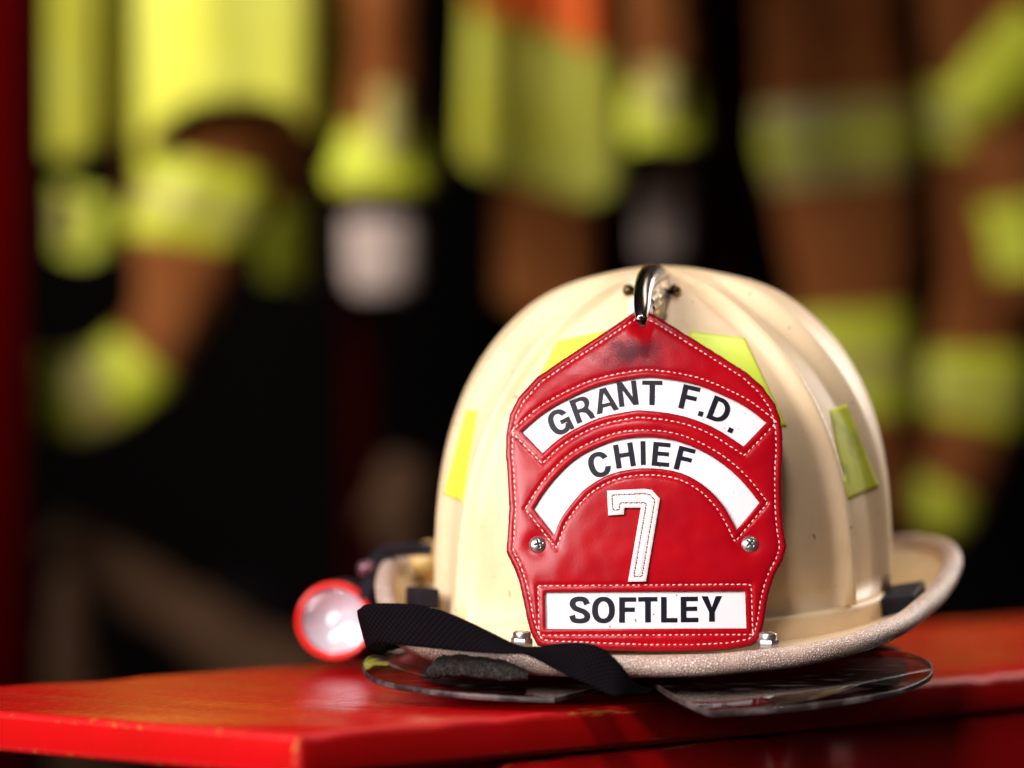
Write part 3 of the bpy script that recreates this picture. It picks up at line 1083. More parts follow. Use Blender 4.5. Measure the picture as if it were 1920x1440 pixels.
# lettering: one mesh per word
def glyph_shapes(ch, wd, ht):
    """A plain bold sans capital as (solid outlines, [cut-outs]) pairs, drawn in units of its own height (y up)."""
    W = wd / ht
    a, b = 0.225, 0.180                      # stem and bar thickness

    def rect(x0, y0, x1, y1):
        return [(x0, y0), (x1, y0), (x1, y1), (x0, y1)]

    def oval(cx, cy, rx, ry, t0=0, t1=360, n=44, p=2.25):
        out = []
        for k in range(n + (t1 - t0 < 360)):
            t = R(t0 + (t1 - t0) * k / n)
            c_, s_ = math.cos(t), math.sin(t)
            out.append((cx + rx * math.copysign(abs(c_) ** (2 / p), c_), cy + ry * math.copysign(abs(s_) ** (2 / p), s_)))
        return out
    if ch == 'I':
        return [(rect(0, 0, W, 1), [])]
    if ch == '.':
        return [(rect(0, 0, W, 1), [])]
    if ch == 'T':
        return [([(0, 1), (0, 1 - b), (W / 2 - a / 2, 1 - b), (W / 2 - a / 2, 0), (W / 2 + a / 2, 0), (W / 2 + a / 2, 1 - b), (W, 1 - b), (W, 1)], [])]
    if ch == 'L':
        return [([(0, 1), (0, 0), (W, 0), (W, b), (a, b), (a, 1)], [])]
    if ch == 'F':
        return [([(0, 1), (0, 0), (a, 0), (a, .42), (W * .92, .42), (W * .92, .42 + b), (a, .42 + b), (a, 1 - b), (W, 1 - b), (W, 1)], [])]
    if ch == 'E':
        return [([(0, 1), (0, 0), (W, 0), (W, b), (a, b), (a, .44), (W * .94, .44), (W * .94, .44 + b * .95), (a, .44 + b * .95), (a, 1 - b), (W * .98, 1 - b), (W * .98, 1)], [])]
    if ch == 'H':
        return [([(0, 0), (a, 0), (a, .43), (W - a, .43), (W - a, 0), (W, 0), (W, 1), (W - a, 1), (W - a, .43 + b), (a, .43 + b), (a, 1), (0, 1)], [])]
    if ch == 'N':
        return [([(0, 0), (a * .95, 0), (a * .95, .66), (W - a, 0), (W, 0), (W, 1), (W - a * .95, 1), (W - a * .95, .34), (a, 1), (0, 1)], [])]
    if ch == 'A':
        m_ = W / 2
        return [([(0, 0), (a * 1.04, 0), (a * 1.04 + .075, .22), (W - a * 1.04 - .075, .22), (W - a * 1.04, 0), (W, 0), (m_ + a * .60, 1), (m_ - a * .60, 1)],
                 [[(m_ - .165, .37), (m_ + .165, .37), (m_, .80)]])]
    if ch == 'Y':
        m_ = W / 2
        return [([(m_ - a / 2, 0), (m_ + a / 2, 0), (m_ + a / 2, .38), (W, 1), (W - a * 1.12, 1), (m_, .57), (a * 1.12, 1), (0, 1), (m_ - a / 2, .38)], [])]
    if ch == 'D':
        out = [(0, 0)] + oval(W * .38, .5, W * .62, .5, -90, 90, 26, 2.1) + [(0, 1)]
        inn = [(a, b)] + oval(W * .40, .5, W * .60 - a, .5 - b, -90, 90, 26, 2.1) + [(a, 1 - b)]
        return [(out, [inn])]
    if ch == 'R':
        out = [(0, 0), (a, 0), (a, .39), (W * .40, .39), (W * .60, .30), (W * .69, .10), (W * .72, 0), (W, 0), (W * .97, .06), (W * .93, .24), (W * .82, .40), (W * .80, .47)]
        out += oval(W * .58, .73, W * .38, .27, -38, 90, 22, 2.1) + [(0, 1)]
        inn = [(a, .545)] + oval(W * .53, .695, W * .43 - a, .15, -90, 90, 18, 2.2) + [(a, .845)]
        return [(out, [inn])]
    if ch == 'O':
        return [(oval(W / 2, .5, W / 2, .5), [oval(W / 2, .5, W / 2 - a, .5 - b)])]
    if ch == 'C':
        return [(oval(W / 2, .5, W / 2, .5), [oval(W / 2, .5, W / 2 - a, .5 - b), [(W * .55, .385), (W * 1.1, .30), (W * 1.1, .70), (W * .55, .635)]])]
    if ch == 'G':
        return [(oval(W / 2, .5, W / 2, .5), [oval(W / 2, .5, W / 2 - a, .5 - b), [(W * .55, .37), (W * 1.1, .30), (W * 1.1, .71), (W * .55, .66)]]),
                (rect(W * .53, .37, W, .37 + b * .95), []), (rect(W - a * .72, .02, W, .53), [])]
    if ch == 'S':
        c = catmull([(W * .115, .30), (W * .20, .135), (W * .5, .085), (W * .80, .135), (W * .885, .28), (W * .74, .42), (W * .5, .495), (W * .25, .58),
                     (W * .135, .73), (W * .23, .87), (W * .5, .918), (W * .76, .87), (W * .865, .715)], 90)
        t = np.gradient(c, axis=0)
        nn = np.stack([-t[:, 1], t[:, 0]], axis=1) / np.linalg.norm(t, axis=1)[:, None]
        hw = (b / 2 + (a - b) / 2 * np.abs(t[:, 1]) / np.linalg.norm(t, axis=1))[:, None]
        return [([tuple(q) for q in np.vstack([c + nn * hw, (c - nn * hw)[::-1]])], [])]
    raise ValueError(ch)


def glyph(ch, wd, ht):
    shapes = glyph_shapes(ch, wd, ht)
    pts, edges = [], []
    for add, cuts in shapes:
        for l in [add] + cuts:
            o, n_ = len(pts), len(l)
            pts += [Vector(p) for p in l]
            edges += [(o + i, o + (i + 1) % n_) for i in range(n_)]
    gv, _, gf, _, _, _ = delaunay_2d_cdt(pts, edges, [], 0, 1e-5)
    gv = np.array([(p.x, p.y) for p in gv])
    gt = np.array([f for f in gf if len(f) == 3])
    c = gv[gt].mean(axis=1)
    keep_ = np.zeros(len(gt), dtype=bool)
    for add, cuts in shapes:
        k_ = inside(c, add)
        for l in cuts:
            k_ &= ~inside(c, l)
        keep_ |= k_
    return (gv - (wd / ht / 2, 0.5)) * ht, [tuple(f) for f in gt[keep_]]


def word(letters):
    """letters: (char, centre x, centre y, width, height, turn in degrees clockwise) in photo pixels."""
    V, F = [], []
    for ch, cx, cy, wd, ht, rot in letters:
        q, f = glyph(ch, wd, ht)
        c, s = math.cos(R(rot)), math.sin(R(rot))
        o = len(V)
        V += [sh(cx + x * c + y * s, cy + x * s - y * c, -0.00155) for x, y in q]
        F += [tuple(i + o for i in p) for p in f]
    return obj('lettering', V, F, M['black_print'], front, smooth=False)


word([('G', 1049, 790, 41, 48, -26), ('R', 1092, 766, 37, 46, -20), ('A', 1135, 749, 43, 46, -13), ('N', 1177, 737, 37, 46, -7), ('T', 1223, 735.5, 38, 46, 1),
      ('F', 1293, 745, 33, 46, 13), ('.', 1314, 775, 9.5, 9.5, 16), ('D', 1350, 768, 38, 46, 21), ('.', 1370, 806, 9.5, 9.5, 25)])
word([('C', 1124, 870, 41, 48, -19), ('H', 1171, 853, 37, 45, -9), ('I', 1206, 848.5, 9.5, 45, -1), ('E', 1240, 851, 33, 45, 5), ('F', 1284, 860, 32, 45, 14)])
word([('S', 1087, 1143, 37, 50, 0), ('O', 1131.5, 1143, 43, 50, 0), ('F', 1177, 1143, 32, 48, 0), ('T', 1215, 1142.5, 36, 48, -0.5), ('L', 1255, 1142.5, 31, 48, 0),
      ('E', 1293, 1142, 33, 48, -0.5), ('Y', 1335, 1141, 39, 48, -0.5)])

# the raised leather 7
seven = [(1138, 921), (1207.5, 917.5), (1222, 919.5), (1237, 936), (1234.5, 953), (1211, 1091), (1177.5, 1091.5), (1201.5, 953), (1170.5, 953), (1169.5, 965.5), (1140.5, 967.5)]
sr = resample(seven, 3.0)
gx, gy = np.meshgrid(np.arange(1136, 1240, 3.2), np.arange(915, 1094, 3.2))
g = np.stack([gx.ravel(), gy.ravel()], axis=1).astype(float)
g = g[inside(g, sr)]
g = g[seg_dist(g, sr) > 1.8]
n = len(sr)
qv, _, qf, _, _, _ = delaunay_2d_cdt([Vector(p) for p in np.vstack([sr, g])], [(i, (i + 1) % n) for i in range(n)], [], 0, 1e-4)
qp = np.array([(v.x, v.y) for v in qv])
tr = np.array([f for f in qf if len(f) == 3])
tr = tr[inside(qp[tr].mean(axis=1), sr)]
s7 = offset_poly(seven, -9.0)
dd, d7 = seg_dist(qp, sr), seg_dist(qp, s7)
h7 = 0.0022 - 0.0004 * np.exp(-dd / 1.6) - 0.00035 * np.exp(-(d7 / 2.2) ** 2)
v = [sh(p[0], p[1], h) for p, h in zip(qp, h7)]
k = len(v)
v += [sh(p[0], p[1], 0.0018) for p in sr] + [sh(p[0], p[1], -0.001) for p in sr]
f = [tuple(t) for t in tr] + [(k + i, k + (i + 1) % n, k + n + (i + 1) % n, k + n + i) for i in range(n)]
M['white_leather'] = mat('white_leather', (0.74, 0.66, 0.64), 0.4, bump=(600, 0.3, 0.0006), vary=(150, (0.66, 0.54, 0.52), 0.5, 0.7))
numeral = obj('numeral', v, f, [M['white_leather'], M['raw_edge']], front, fm=[0] * len(tr) + [1] * n, auto=50)


def stitch_line(poly, hgt, name='stitching', length=7.6, gap=3.4, width=1.35, closed=True, mats=None, lift=0.00035):
    """A row of separate thread stitches with flat dark dots painting the shade of needle holes."""
    pts = resample(poly, 1.0, closed)
    n = len(pts)
    m = MB()
    L = 0.0
    cum = [0.0]
    for i in range(1, n):
        L += np.linalg.norm(pts[i] - pts[i - 1])
        cum.append(L)
    if closed:
        L += np.linalg.norm(pts[0] - pts[-1])
    cum = np.array(cum)

    def at(s):
        s = s % L if closed else min(s, L)
        x = np.interp(s, cum, pts[:, 0])
        y = np.interp(s, cum, pts[:, 1])
        return np.array((x, y))
    s = 0.0
    while s < L - length * 0.7:
        ll = length * random.uniform(0.88, 1.1)
        a, b = at(s), at(s + ll)
        d = b - a
        d /= np.linalg.norm(d) + 1e-9
        nn = np.array((-d[1], d[0]))
        sk = random.uniform(0.25, 0.6)
        a, b = a + nn * sk, b - nn * sk
        mid = (a + b) / 2
        h = hgt(np.array([a, mid, b]))
        v = []
        for q, wd, up in ((a, 0.35, 0.0), (a * .7 + b * .3, 1.0, 0.8), (a * .3 + b * .7, 1.0, 0.8), (b, 0.35, 0.0)):
            hq = float(h[1])
            for o_, u_ in ((-1, 0.15), (-0.5, 0.85), (0.5, 0.85), (1, 0.15)):
                e = q + nn * (o_ * wd * width)
                v.append(sh(e[0], e[1], hq + lift * (up * u_ + 0.25)))
        f = []
        for r_ in range(3):
            for c_ in range(3):
                f.append((r_ * 4 + c_, r_ * 4 + c_ + 1, r_ * 4 + c_ + 5, r_ * 4 + c_ + 4))
        m.add(v, f, 0)
        c = at(s + ll + gap / 2)
        hc = float(hgt(np.array([c]))[0])
        m.add([sh(c[0] + math.cos(t) * 1.5, c[1] + math.sin(t) * 1.3, hc + 0.00012) for t in np.arange(6) * math.pi / 3], [tuple(range(6))], 1)
        s += ll + gap
    o = m.build(name, mats or [M['thread'], M['hole_shade']], front)
    return tag(o, kind='stuff')


def leather_h(p):
    far = np.full(len(p), 40.0)
    return relief(p, seg_dist(p, border), np.minimum.reduce([seg_dist(p, x) for x in holes]), np.minimum.reduce([seg_dist(p, s) for s in (stitch_outer, stitch_w1, stitch_w2, stitch_w3)]))


for poly in (stitch_outer, stitch_w1, stitch_w2, stitch_w3):
    stitch_line(poly, leather_h)
M['pink_thread'] = mat('dark_red_thread', (0.16, 0.03, 0.04), 0.7)
stitch_line(s7, lambda p: np.full(len(p), 0.0019), length=6.0, gap=3.6, width=1.3, mats=[M['pink_thread'], M['hole_shade']])


# dome-headed cross screws
def cross_screw(px, py, turn):
    r0 = 0.00405
    c = sh(px, py, -0.0012)
    ax = (NSH + Vector((0.05, 0, 0.1))).normalized()
    d, s, u = frame_of(ax)
    v, f = [], []
    NRR, NT = 22, 64
    for i in range(NRR):
        r = r0 * (i / (NRR - 1)) ** 0.9
        for k in range(NT):
            t = 2 * math.pi * k / NT
            h = 0.0026 * math.sqrt(max(0, 1 - (r / r0) ** 2 * 0.96))
            a, b = r * math.cos(t + turn), r * math.sin(t + turn)
            inx = (abs(a) < 0.00045 and abs(b) < 0.0019) or (abs(b) < 0.00045 and abs(a) < 0.0019)
            if inx:
                h -= 0.0010
            v.append(c + d * h + s * (r * math.cos(t)) + u * (r * math.sin(t)))
    for i in range(NRR - 1):
        for k in range(NT):
            f.append((i * NT + k, i * NT + (k + 1) % NT, (i + 1) * NT + (k + 1) % NT, (i + 1) * NT + k))
    m = MB()
    m.add(v, f)
    m.lathe(c, ax, [(r0, 0.0005), (r0, -0.002)], 48)
    # flat dark strips that paint the shade in the cross recess
    for q in (s * math.cos(-turn) + u * math.sin(-turn), s * math.cos(-turn + math.pi / 2) + u * math.sin(-turn + math.pi / 2)):
        e = d.cross(q)
        m.add([c + d * 0.0019 + q * a_ + e * b_ for a_, b_ in ((-.0018, -.0004), (.0018, -.0004), (.0018, .0004), (-.0018, .0004))], [(0, 1, 2, 3)], 1)
    return m.build('screw', [M['steel'], M['recess_shade']], front)


cross_screw(1009, 1021, 0.25)
cross_screw(1406, 1020, 0.75)

# pale ends of the leather loop behind the peak
for x0, x1, y0, y1 in ((1181, 1189, 556, 596), (1217, 1225, 558, 600)):
    m = MB()
    v = []
    for h in (-0.0042, -0.0060):
        v += [sh(x, y, h) for x, y in ((x0, y0 + 2), (x1, y0), (x1, y1), (x0, y1))]
    m.add(v, [(0, 1, 2, 3), (4, 5, 6, 7), (0, 1, 5, 4), (1, 2, 6, 5), (2, 3, 7, 6), (3, 0, 4, 7)])
    m.build('loop_end', M['white_leather'], front, smooth=False)

# ------------------------------------------------------------------ helmet: shield holder on the crown
m = MB()
# profile in the holder's own plane: (px, py, depth, half thickness)
body = [(1238, 528, 2.078, .0042), (1229, 517, 2.052, .0052), (1219, 518, 2.022, .0055), (1211, 530, 1.999, .0050), (1206, 550, 1.984, .0043), (1204, 575, 1.973, .0038),
        (1203, 594, 1.967, .0028), (1204, 606, 1.966, .0019), (1206, 611, 1.971, .0008)]
bp_ = catmull(body, 40)
m.tube([P(*p[:3]) for p in bp_], [p[3] for p in bp_], n=14)
holder = m.build('shield_holder', M['dark_chrome'], helmet)
m = MB()
side = [[(1222, 504, 2.035), (1242, 505, 2.070), (1252, 530, 2.060), (1254, 560, 2.047), (1252, 604, 2.034)],
        [(1211, 520, 2.000), (1226, 530, 2.020), (1235, 550, 2.022), (1236, 575, 2.018), (1234, 600, 2.016)],
        [(1206, 545, 1.985), (1213, 555, 1.993), (1218, 566, 1.998), (1221, 585, 2.000), (1222, 600, 2.004)]]
n = 16
rows_ = [catmull(s, n) for s in side]
v, f = [], []
for off in (0, 1):
    for i in range(n):
        col_ = catmull([r[i] for r in rows_], 8)
        for q in col_:
            p = P(*q)
            b = 0.0006 * math.sin(q[1] * 0.42 + q[0] * 0.25)
            v.append(p + Vector((0.0012 + b, -0.0004, 0)) if off == 0 else p + Vector((-0.0038, 0.004, 0)))
for off in (0, 1):
    o = off * n * 8
    for i in range(n - 1):
        for k in range(7):
            f.append((o + i * 8 + k, o + i * 8 + k + 1, o + (i + 1) * 8 + k + 1, o + (i + 1) * 8 + k))
N8 = n * 8
for i in range(n - 1):
    f.append((i * 8, (i + 1) * 8, N8 + (i + 1) * 8, N8 + i * 8))
    f.append((i * 8 + 7, (i + 1) * 8 + 7, N8 + (i + 1) * 8 + 7, N8 + i * 8 + 7))
for k in range(7):
    f.append((k, k + 1, N8 + k + 1, N8 + k))
    e = (n - 1) * 8
    f.append((e + k, e + k + 1, N8 + e + k + 1, N8 + e + k))
m.add(v, f)
m.build('holder_plate', M['brass'], holder)
for px, py in ((1179, 549), (1266, 549)):
    m = MB()
    c = on_shell(px, py)
    m.lathe(c + Vector((0, 0.002, 0)), (0, -1, 0.25), [(0.0020, 0), (0.0020, 0.0025), (0.0028, 0.0030), (0.0031, 0.0044), (0.0028, 0.0058), (0.0018, 0.0068), (0.0, 0.0071)], 24)
    m.build('rivet', M['brass'], holder)


# ------------------------------------------------------------------ helmet: lock nuts, side clips, visor lenses
def lock_nut(px, py, d):
    base = P(px, py, d)
    m = MB()
    ax = (0.02, -0.12, 1)
    m.lathe(base, ax, [(0.0055, -0.004), (0.0055, 0.0010), (0.0050, 0.0014)], 32)
    dd, s, u = frame_of(ax)
    v, f = [], []
    for r, h in ((0.0048, 0.0013), (0.0051, 0.0018), (0.0051, 0.0052), (0.0046, 0.0060)):
        for k in range(6):
            t = math.pi / 3 * k + 0.25
            v.append(base + dd * h + s * (r * math.cos(t)) + u * (r * math.sin(t)))
    for i in range(3):
        for k in range(6):
            f.append((i * 6 + k, i * 6 + (k + 1) % 6, (i + 1) * 6 + (k + 1) % 6, (i + 1) * 6 + k))
    f.append(tuple(18 + k for k in range(6)))
    m.add(v, f)
    m.lathe(base, ax, [(0.0041, 0.0058), (0.0041, 0.0082), (0.0037, 0.0088), (0.0031, 0.0089), (0.0029, 0.0080), (0.0025, 0.0080), (0.0024, 0.0090), (0.0, 0.0091)], 32)
    return m.build('lock_nut', M['steel'], helmet, auto=35)


lock_nut(1439, 1223, 1.956)
lock_nut(978, 1220, 1.961)

for c, ax, ay, az in ((P(1693, 1126, 2.075), (0.0082, -0.001, 0.0012), (0.004, 0.013, 0.003), (-0.0004, -0.001, 0.0052)),
                      (P(792, 1121, 2.08), (0.0055, 0.001, 0.0), (-0.003, 0.011, 0), (0, -0.001, 0.0050))):
    m = MB()
    m.box(c, ax, ay, az, 0.0014)
    m.build('side_clip', M['rubber'], helmet, auto=40)


def visor_z(d):
    return 0.008 + 0.12 * (d - 1.92)


def visor_pt(px, py):
    d = (0.145 - 0.008 + 0.12 * 1.92) / ((py - 720) / FPX + 0.12)
    return P(px, py, d)


def visor(pts, hidden, thick=0.0028):
    ring = [visor_pt(*p) for p in catmull(pts, 60)] + [Vector((x, y, visor_z(y))) for x, y in hidden]
    c = sum(ring, Vector()) / len(ring)
    n = len(ring)
    v, f = [], []
    for s, z in ((0.985, 0.0), (1.0, -0.0004), (1.0, -thick + 0.0004), (0.985, -thick)):
        v += [c + (p - c) * s + Vector((0, 0, z)) for p in ring]
    for k in range(3):
        f += [(k * n + i, k * n + (i + 1) % n, (k + 1) * n + (i + 1) % n, (k + 1) * n + i) for i in range(n)]
    f.append(tuple(range(n)))
    f.append(tuple(3 * n + i for i in range(n)))
    return obj('visor_lens', v, f, [M['visor'], M['visor_edge']], helmet, fm=[1] * (3 * n) + [0, 0], auto=50)


visor([(690, 1229), (679, 1243), (688, 1262), (720, 1277), (780, 1288), (860, 1298), (950, 1304), (1030, 1307), (1043, 1306), (1075, 1298), (1130, 1284), (1180, 1265)],
      [(0.05, 2.02), (0.0, 2.045), (-0.045, 2.04)])
visor([(1216, 1272), (1250, 1296), (1290, 1316), (1326, 1331), (1345, 1333), (1420, 1328), (1500, 1322), (1600, 1309), (1680, 1294), (1730, 1275), (1749, 1258), (1742, 1238), (1705, 1222)],
      [(0.15, 2.03), (0.09, 2.04)])

# the fuzzy strip of hook-and-loop tape on the left lens
m = MB()
pts = catmull([(800, 1262, 1.948), (830, 1250, 1.945), (880, 1250, 1.938), (930, 1256, 1.932), (990, 1266, 1.925)], 70)
v, f = [], []
KN = 22
for i, q in enumerate(pts):
    c = P(*q)
    e = min(1, 4 * i / 69 + 0.25, 4 * (69 - i) / 69 + 0.25)
    for k in range(KN):
        t = 2 * math.pi * k / KN
        a = math.copysign(abs(math.cos(t)) ** 0.6, math.cos(t)) * 0.011
        b = math.copysign(abs(math.sin(t)) ** 0.7, math.sin(t)) * 0.0046 * e
        p = c + Vector((0.0, a, b))
        nn = 0.0010 * noise.noise(p * 700) + 0.0011 * noise.noise(p * 240)
        v.append(p + Vector((0, -0.6, 0.8)) * nn)
for i in range(69):
    for k in range(KN):
        f.append((i * KN + k, i * KN + (k + 1) % KN, (i + 1) * KN + (k + 1) % KN, (i + 1) * KN + k))
f += [tuple(range(KN)), tuple(69 * KN + k for k in range(KN))]
m.add(v, f)
m.build('hook_and_loop_strip', M['pile'], helmet)


# ------------------------------------------------------------------ helmet: twisted chin strap
def ribbon(pairs, n, name, thick=0.0016, nw=10, parent=None):
    """pairs: (upper x, upper y, lower x, lower y, upper depth, lower depth) in photo pixels."""
    c = catmull(pairs, n)
    v, f, uv = [], [], []
    L = 0.0
    prev = None
    grid = []
    for q in c:
        a, b = P(q[0], q[1], q[4]), P(q[2], q[3], q[5])
        mid = (a + b) / 2
        if prev is not None:
            L += (mid - prev).length
        prev = mid
        grid.append(([a.lerp(b, k / nw) for k in range(nw + 1)], L, (a - b).length))
    for side in (0, 1):
        for i, (row, l, wd) in enumerate(grid):
            t = grid[min(i + 1, n - 1)][0][nw // 2] - grid[max(i - 1, 0)][0][nw // 2]
            wv = row[-1] - row[0]
            nn = t.cross(wv)
            nn = nn.normalized() if nn.length > 1e-9 else Vector((0, -1, 0))
            for k, p in enumerate(row):
                e = 1 - 0.5 * (abs(2 * k / nw - 1) ** 6)
                v.append(p + nn * ((0.5 - side) * thick * e))
                uv.append((l, k / nw * 0.019))
    W = nw + 1
    S = n * W
    for side in (0, 1):
        for i in range(n - 1):
            for k in range(nw):
                f.append((side * S + i * W + k, side * S + i * W + k + 1, side * S + (i + 1) * W + k + 1, side * S + (i + 1) * W + k))
    for i in range(n - 1):
        f.append((i * W, (i + 1) * W, S + (i + 1) * W, S + i * W))
        f.append((i * W + nw, (i + 1) * W + nw, S + (i + 1) * W + nw, S + i * W + nw))
    f.append(tuple(range(W)) + tuple(S + k for k in range(W - 1, -1, -1)))
    e = (n - 1) * W
    f.append(tuple(e + k for k in range(W)) + tuple(S + e + k for k in range(W - 1, -1, -1)))
    return obj(name, v, f, M['webbing'], parent, uv=uv)


ribbon([(712, 1180, 724, 1222, 2.000, 2.000), (700, 1150, 712, 1228, 1.975, 1.975), (676, 1142, 694, 1222, 1.957, 1.957), (671, 1146, 690, 1216, 1.949, 1.949), (678, 1139, 697, 1214, 1.941, 1.941),
        (692, 1132, 706, 1207, 1.936, 1.936), (740, 1131, 750, 1210, 1.930, 1.928), (785, 1134, 800, 1215, 1.926, 1.922), (830, 1145, 850, 1220, 1.924, 1.918), (880, 1166, 900, 1224, 1.922, 1.914),
        (930, 1191, 943, 1226, 1.920, 1.908), (972, 1211, 978, 1226, 1.918, 1.904), (1005, 1213, 1000, 1233, 1.916, 1.906), (1045, 1207, 1028, 1248, 1.914, 1.908), (1085, 1205, 1062, 1266, 1.912, 1.908),
        (1120, 1211, 1095, 1280, 1.911, 1.906), (1148, 1230, 1122, 1292, 1.911, 1.905), (1168, 1252, 1142, 1302, 1.912, 1.903), (1184, 1275, 1160, 1306, 1.915, 1.904), (1204, 1288, 1185, 1304, 1.922, 1.912),
        (1226, 1290, 1215, 1302, 1.932, 1.922)], 200, 'chin_strap', parent=helmet)

# ------------------------------------------------------------------ torch held in a clamp on the left of the brim
tc_ = P(627, 1164, 2.16)
tdir = Vector((-0.02, -1, 0.0)).normalized()
torch = thing('flashlight', (tc_.x, tc_.y, 0.0), 'small red flashlight clipped left of the helmet, lens to the front', 'flashlight')
m = MB()
m.lathe(tc_, tdir, [(0.01249, -0.135), (0.01353, -0.133), (0.01353, -0.045), (0.01457, -0.035), (0.01790, -0.020), (0.01832, -0.012)], 48)
m.build('barrel', M['torch_red'], torch)
m = MB()
m.lathe(tc_, tdir, [(0.0183, -0.012), (0.0193, -0.009), (0.0197, -0.002), (0.0194, 0.0012), (0.0188, 0.0020), (0.0178, 0.0018), (0.0165, 0.0006), (0.0161, -0.004)], 64, caps=False)
m.build('bezel', M['torch_red'], torch)
m = MB()
prof = [(0.0160, -0.0010), (0.0152, -0.0012), (0.0146, -0.0022)]
for i in range(14):
    r = 0.0141 - (0.0141 - 0.0034) * i / 13
    prof.append((r, -0.0075 + 0.0050 * (r / 0.0141) ** 1.9))
m.lathe(tc_, tdir, prof, 64, caps=False)
m.build('reflector', M['reflector'], torch)
m = MB()
m.lathe(tc_, tdir, [(0.0036, -0.0078), (0.0034, -0.0055), (0.0022, -0.0042), (0.0, -0.0037)], 24)
m.build('bulb', M['bulb'], torch)
m = MB()
m.lathe(tc_, tdir, [(0.0161, -0.0004), (0.0156, 0.0002), (0.012, 0.0008), (0.006, 0.0011), (0.0, 0.0012)], 48, caps=False)
m.build('lens', M['lens'], torch)

m = MB()                                   # rubber clamp: a band over the turned-up brim and a ring round the torch
pts = catmull([(812, 1030, 2.17), (790, 1030, 2.17), (750, 1032, 2.165), (715, 1038, 2.16), (698, 1056, 2.155), (692, 1080, 2.15), (690, 1100, 2.145), (684, 1122, 2.14)], 40)
v, f = [], []
for q in pts:
    c = P(*q)
    i = len(v) // 8
    t = (P(*pts[min(i + 1, 39)]) - P(*pts[max(i - 1, 0)])).normalized()
    nn = Vector((0, 1, 0)).cross(t).normalized()
    for a, b in ((-1, -.8), (-.9, -1), (.9, -1), (1, -.8), (1, .8), (.9, 1), (-.9, 1), (-1, .8)):
        v.append(c + Vector((0, 1, 0)) * (a * 0.011) + nn * (b * 0.0030))
for i in range(39):
    for k in range(8):
        f.append((i * 8 + k, i * 8 + (k + 1) % 8, (i + 1) * 8 + (k + 1) % 8, (i + 1) * 8 + k))
f += [tuple(range(8)), tuple(39 * 8 + k for k in range(8))]
m.add(v, f)
clamp = m.build('torch_clamp', M['rubber'], helmet, auto=40)
m = MB()
back = tc_ - tdir * 0.075
m.lathe(back - tdir * 0.011, tdir, [(0.0137, 0), (0.0168, 0.0), (0.0168, 0.022), (0.0137, 0.022), (0.0137, 0)], 40, caps=False)
m.build('clamp_ring', M['rubber'], clamp, auto=40)
m = MB()
m.lathe(P(684, 1066, 2.140), (-0.3, -1, 0), [(0.0042, -0.004), (0.0042, 0.0005), (0.0034, 0.0022), (0.0, 0.003)], 24)
m.build('thumbscrew', mat('dull_purple_steel', (0.20, 0.10, 0.13), 0.35, metal=0.8), clamp)
m = MB()
m.lathe(P(806, 1052, 2.20), (0, -1, 0.2), [(0.0105, -0.01), (0.0105, 0.0), (0.0095, 0.003), (0.006, 0.005), (0.0, 0.006)], 28)
m.build('goggle_post', mat('yellowed_plastic', (0.62, 0.40, 0.13), 0.45), helmet)

# ------------------------------------------------------------------ gear rack and the gear that hangs on it
BGY = 3.85
S = BGY / FPX


def cloth_tube(name, pts, m, parent, depth=BGY, n=26, rings=60, flat=0.55, fold=0.10, seed=0, t0=0.0, t1=1.0, grow=1.0, closed_end=True):
    """A sleeve or leg. pts: (x, y, half-width) in photo pixels; folds come from noise. t0..t1 builds only that stretch (bands)."""
    full = catmull(pts, 121)
    v, f = [], []
    for i in range(rings):
        t = t0 + (t1 - t0) * i / (rings - 1)
        k = t * 120
        a = full[int(min(k, 119))]
        b = full[min(int(k) + 1, 120)]
        q = a + (b - a) * (k - int(min(k, 119)))
        qa, qb = full[max(int(k) - 2, 0)], full[min(int(k) + 3, 120)]
        c = P(q[0], q[1], depth)
        t_ = Vector((qb[0] - qa[0], 0, -(qb[1] - qa[1])))
        t_ = t_.normalized() if t_.length > 0 else Vector((0, 0, -1))
        s = Vector((0, 1, 0)).cross(t_).normalized()
        hw = q[2] * depth / FPX * grow
        for j in range(n):
            ang = 2 * math.pi * j / n
            p = Vector((math.cos(ang) * 1.6, math.sin(ang) * 1.6, t * 8 + seed * 7.3))
            w_ = 1 + fold * 1.35 * (noise.noise(p) + 0.6 * noise.noise(p * 2.3))
            v.append(c + s * (math.cos(ang) * hw * w_) + Vector((0, 1, 0)) * (math.sin(ang) * hw * flat * w_ + (0 if grow == 1 else 0)))
    for i in range(rings - 1):
        for j in range(n):
            f.append((i * n + j, i * n + (j + 1) % n, (i + 1) * n + (j + 1) % n, (i + 1) * n + j))
    if closed_end:
        f += [tuple(range(n)), tuple((rings - 1) * n + j for j in range(n))]
    return obj(name, v, f, m, parent)


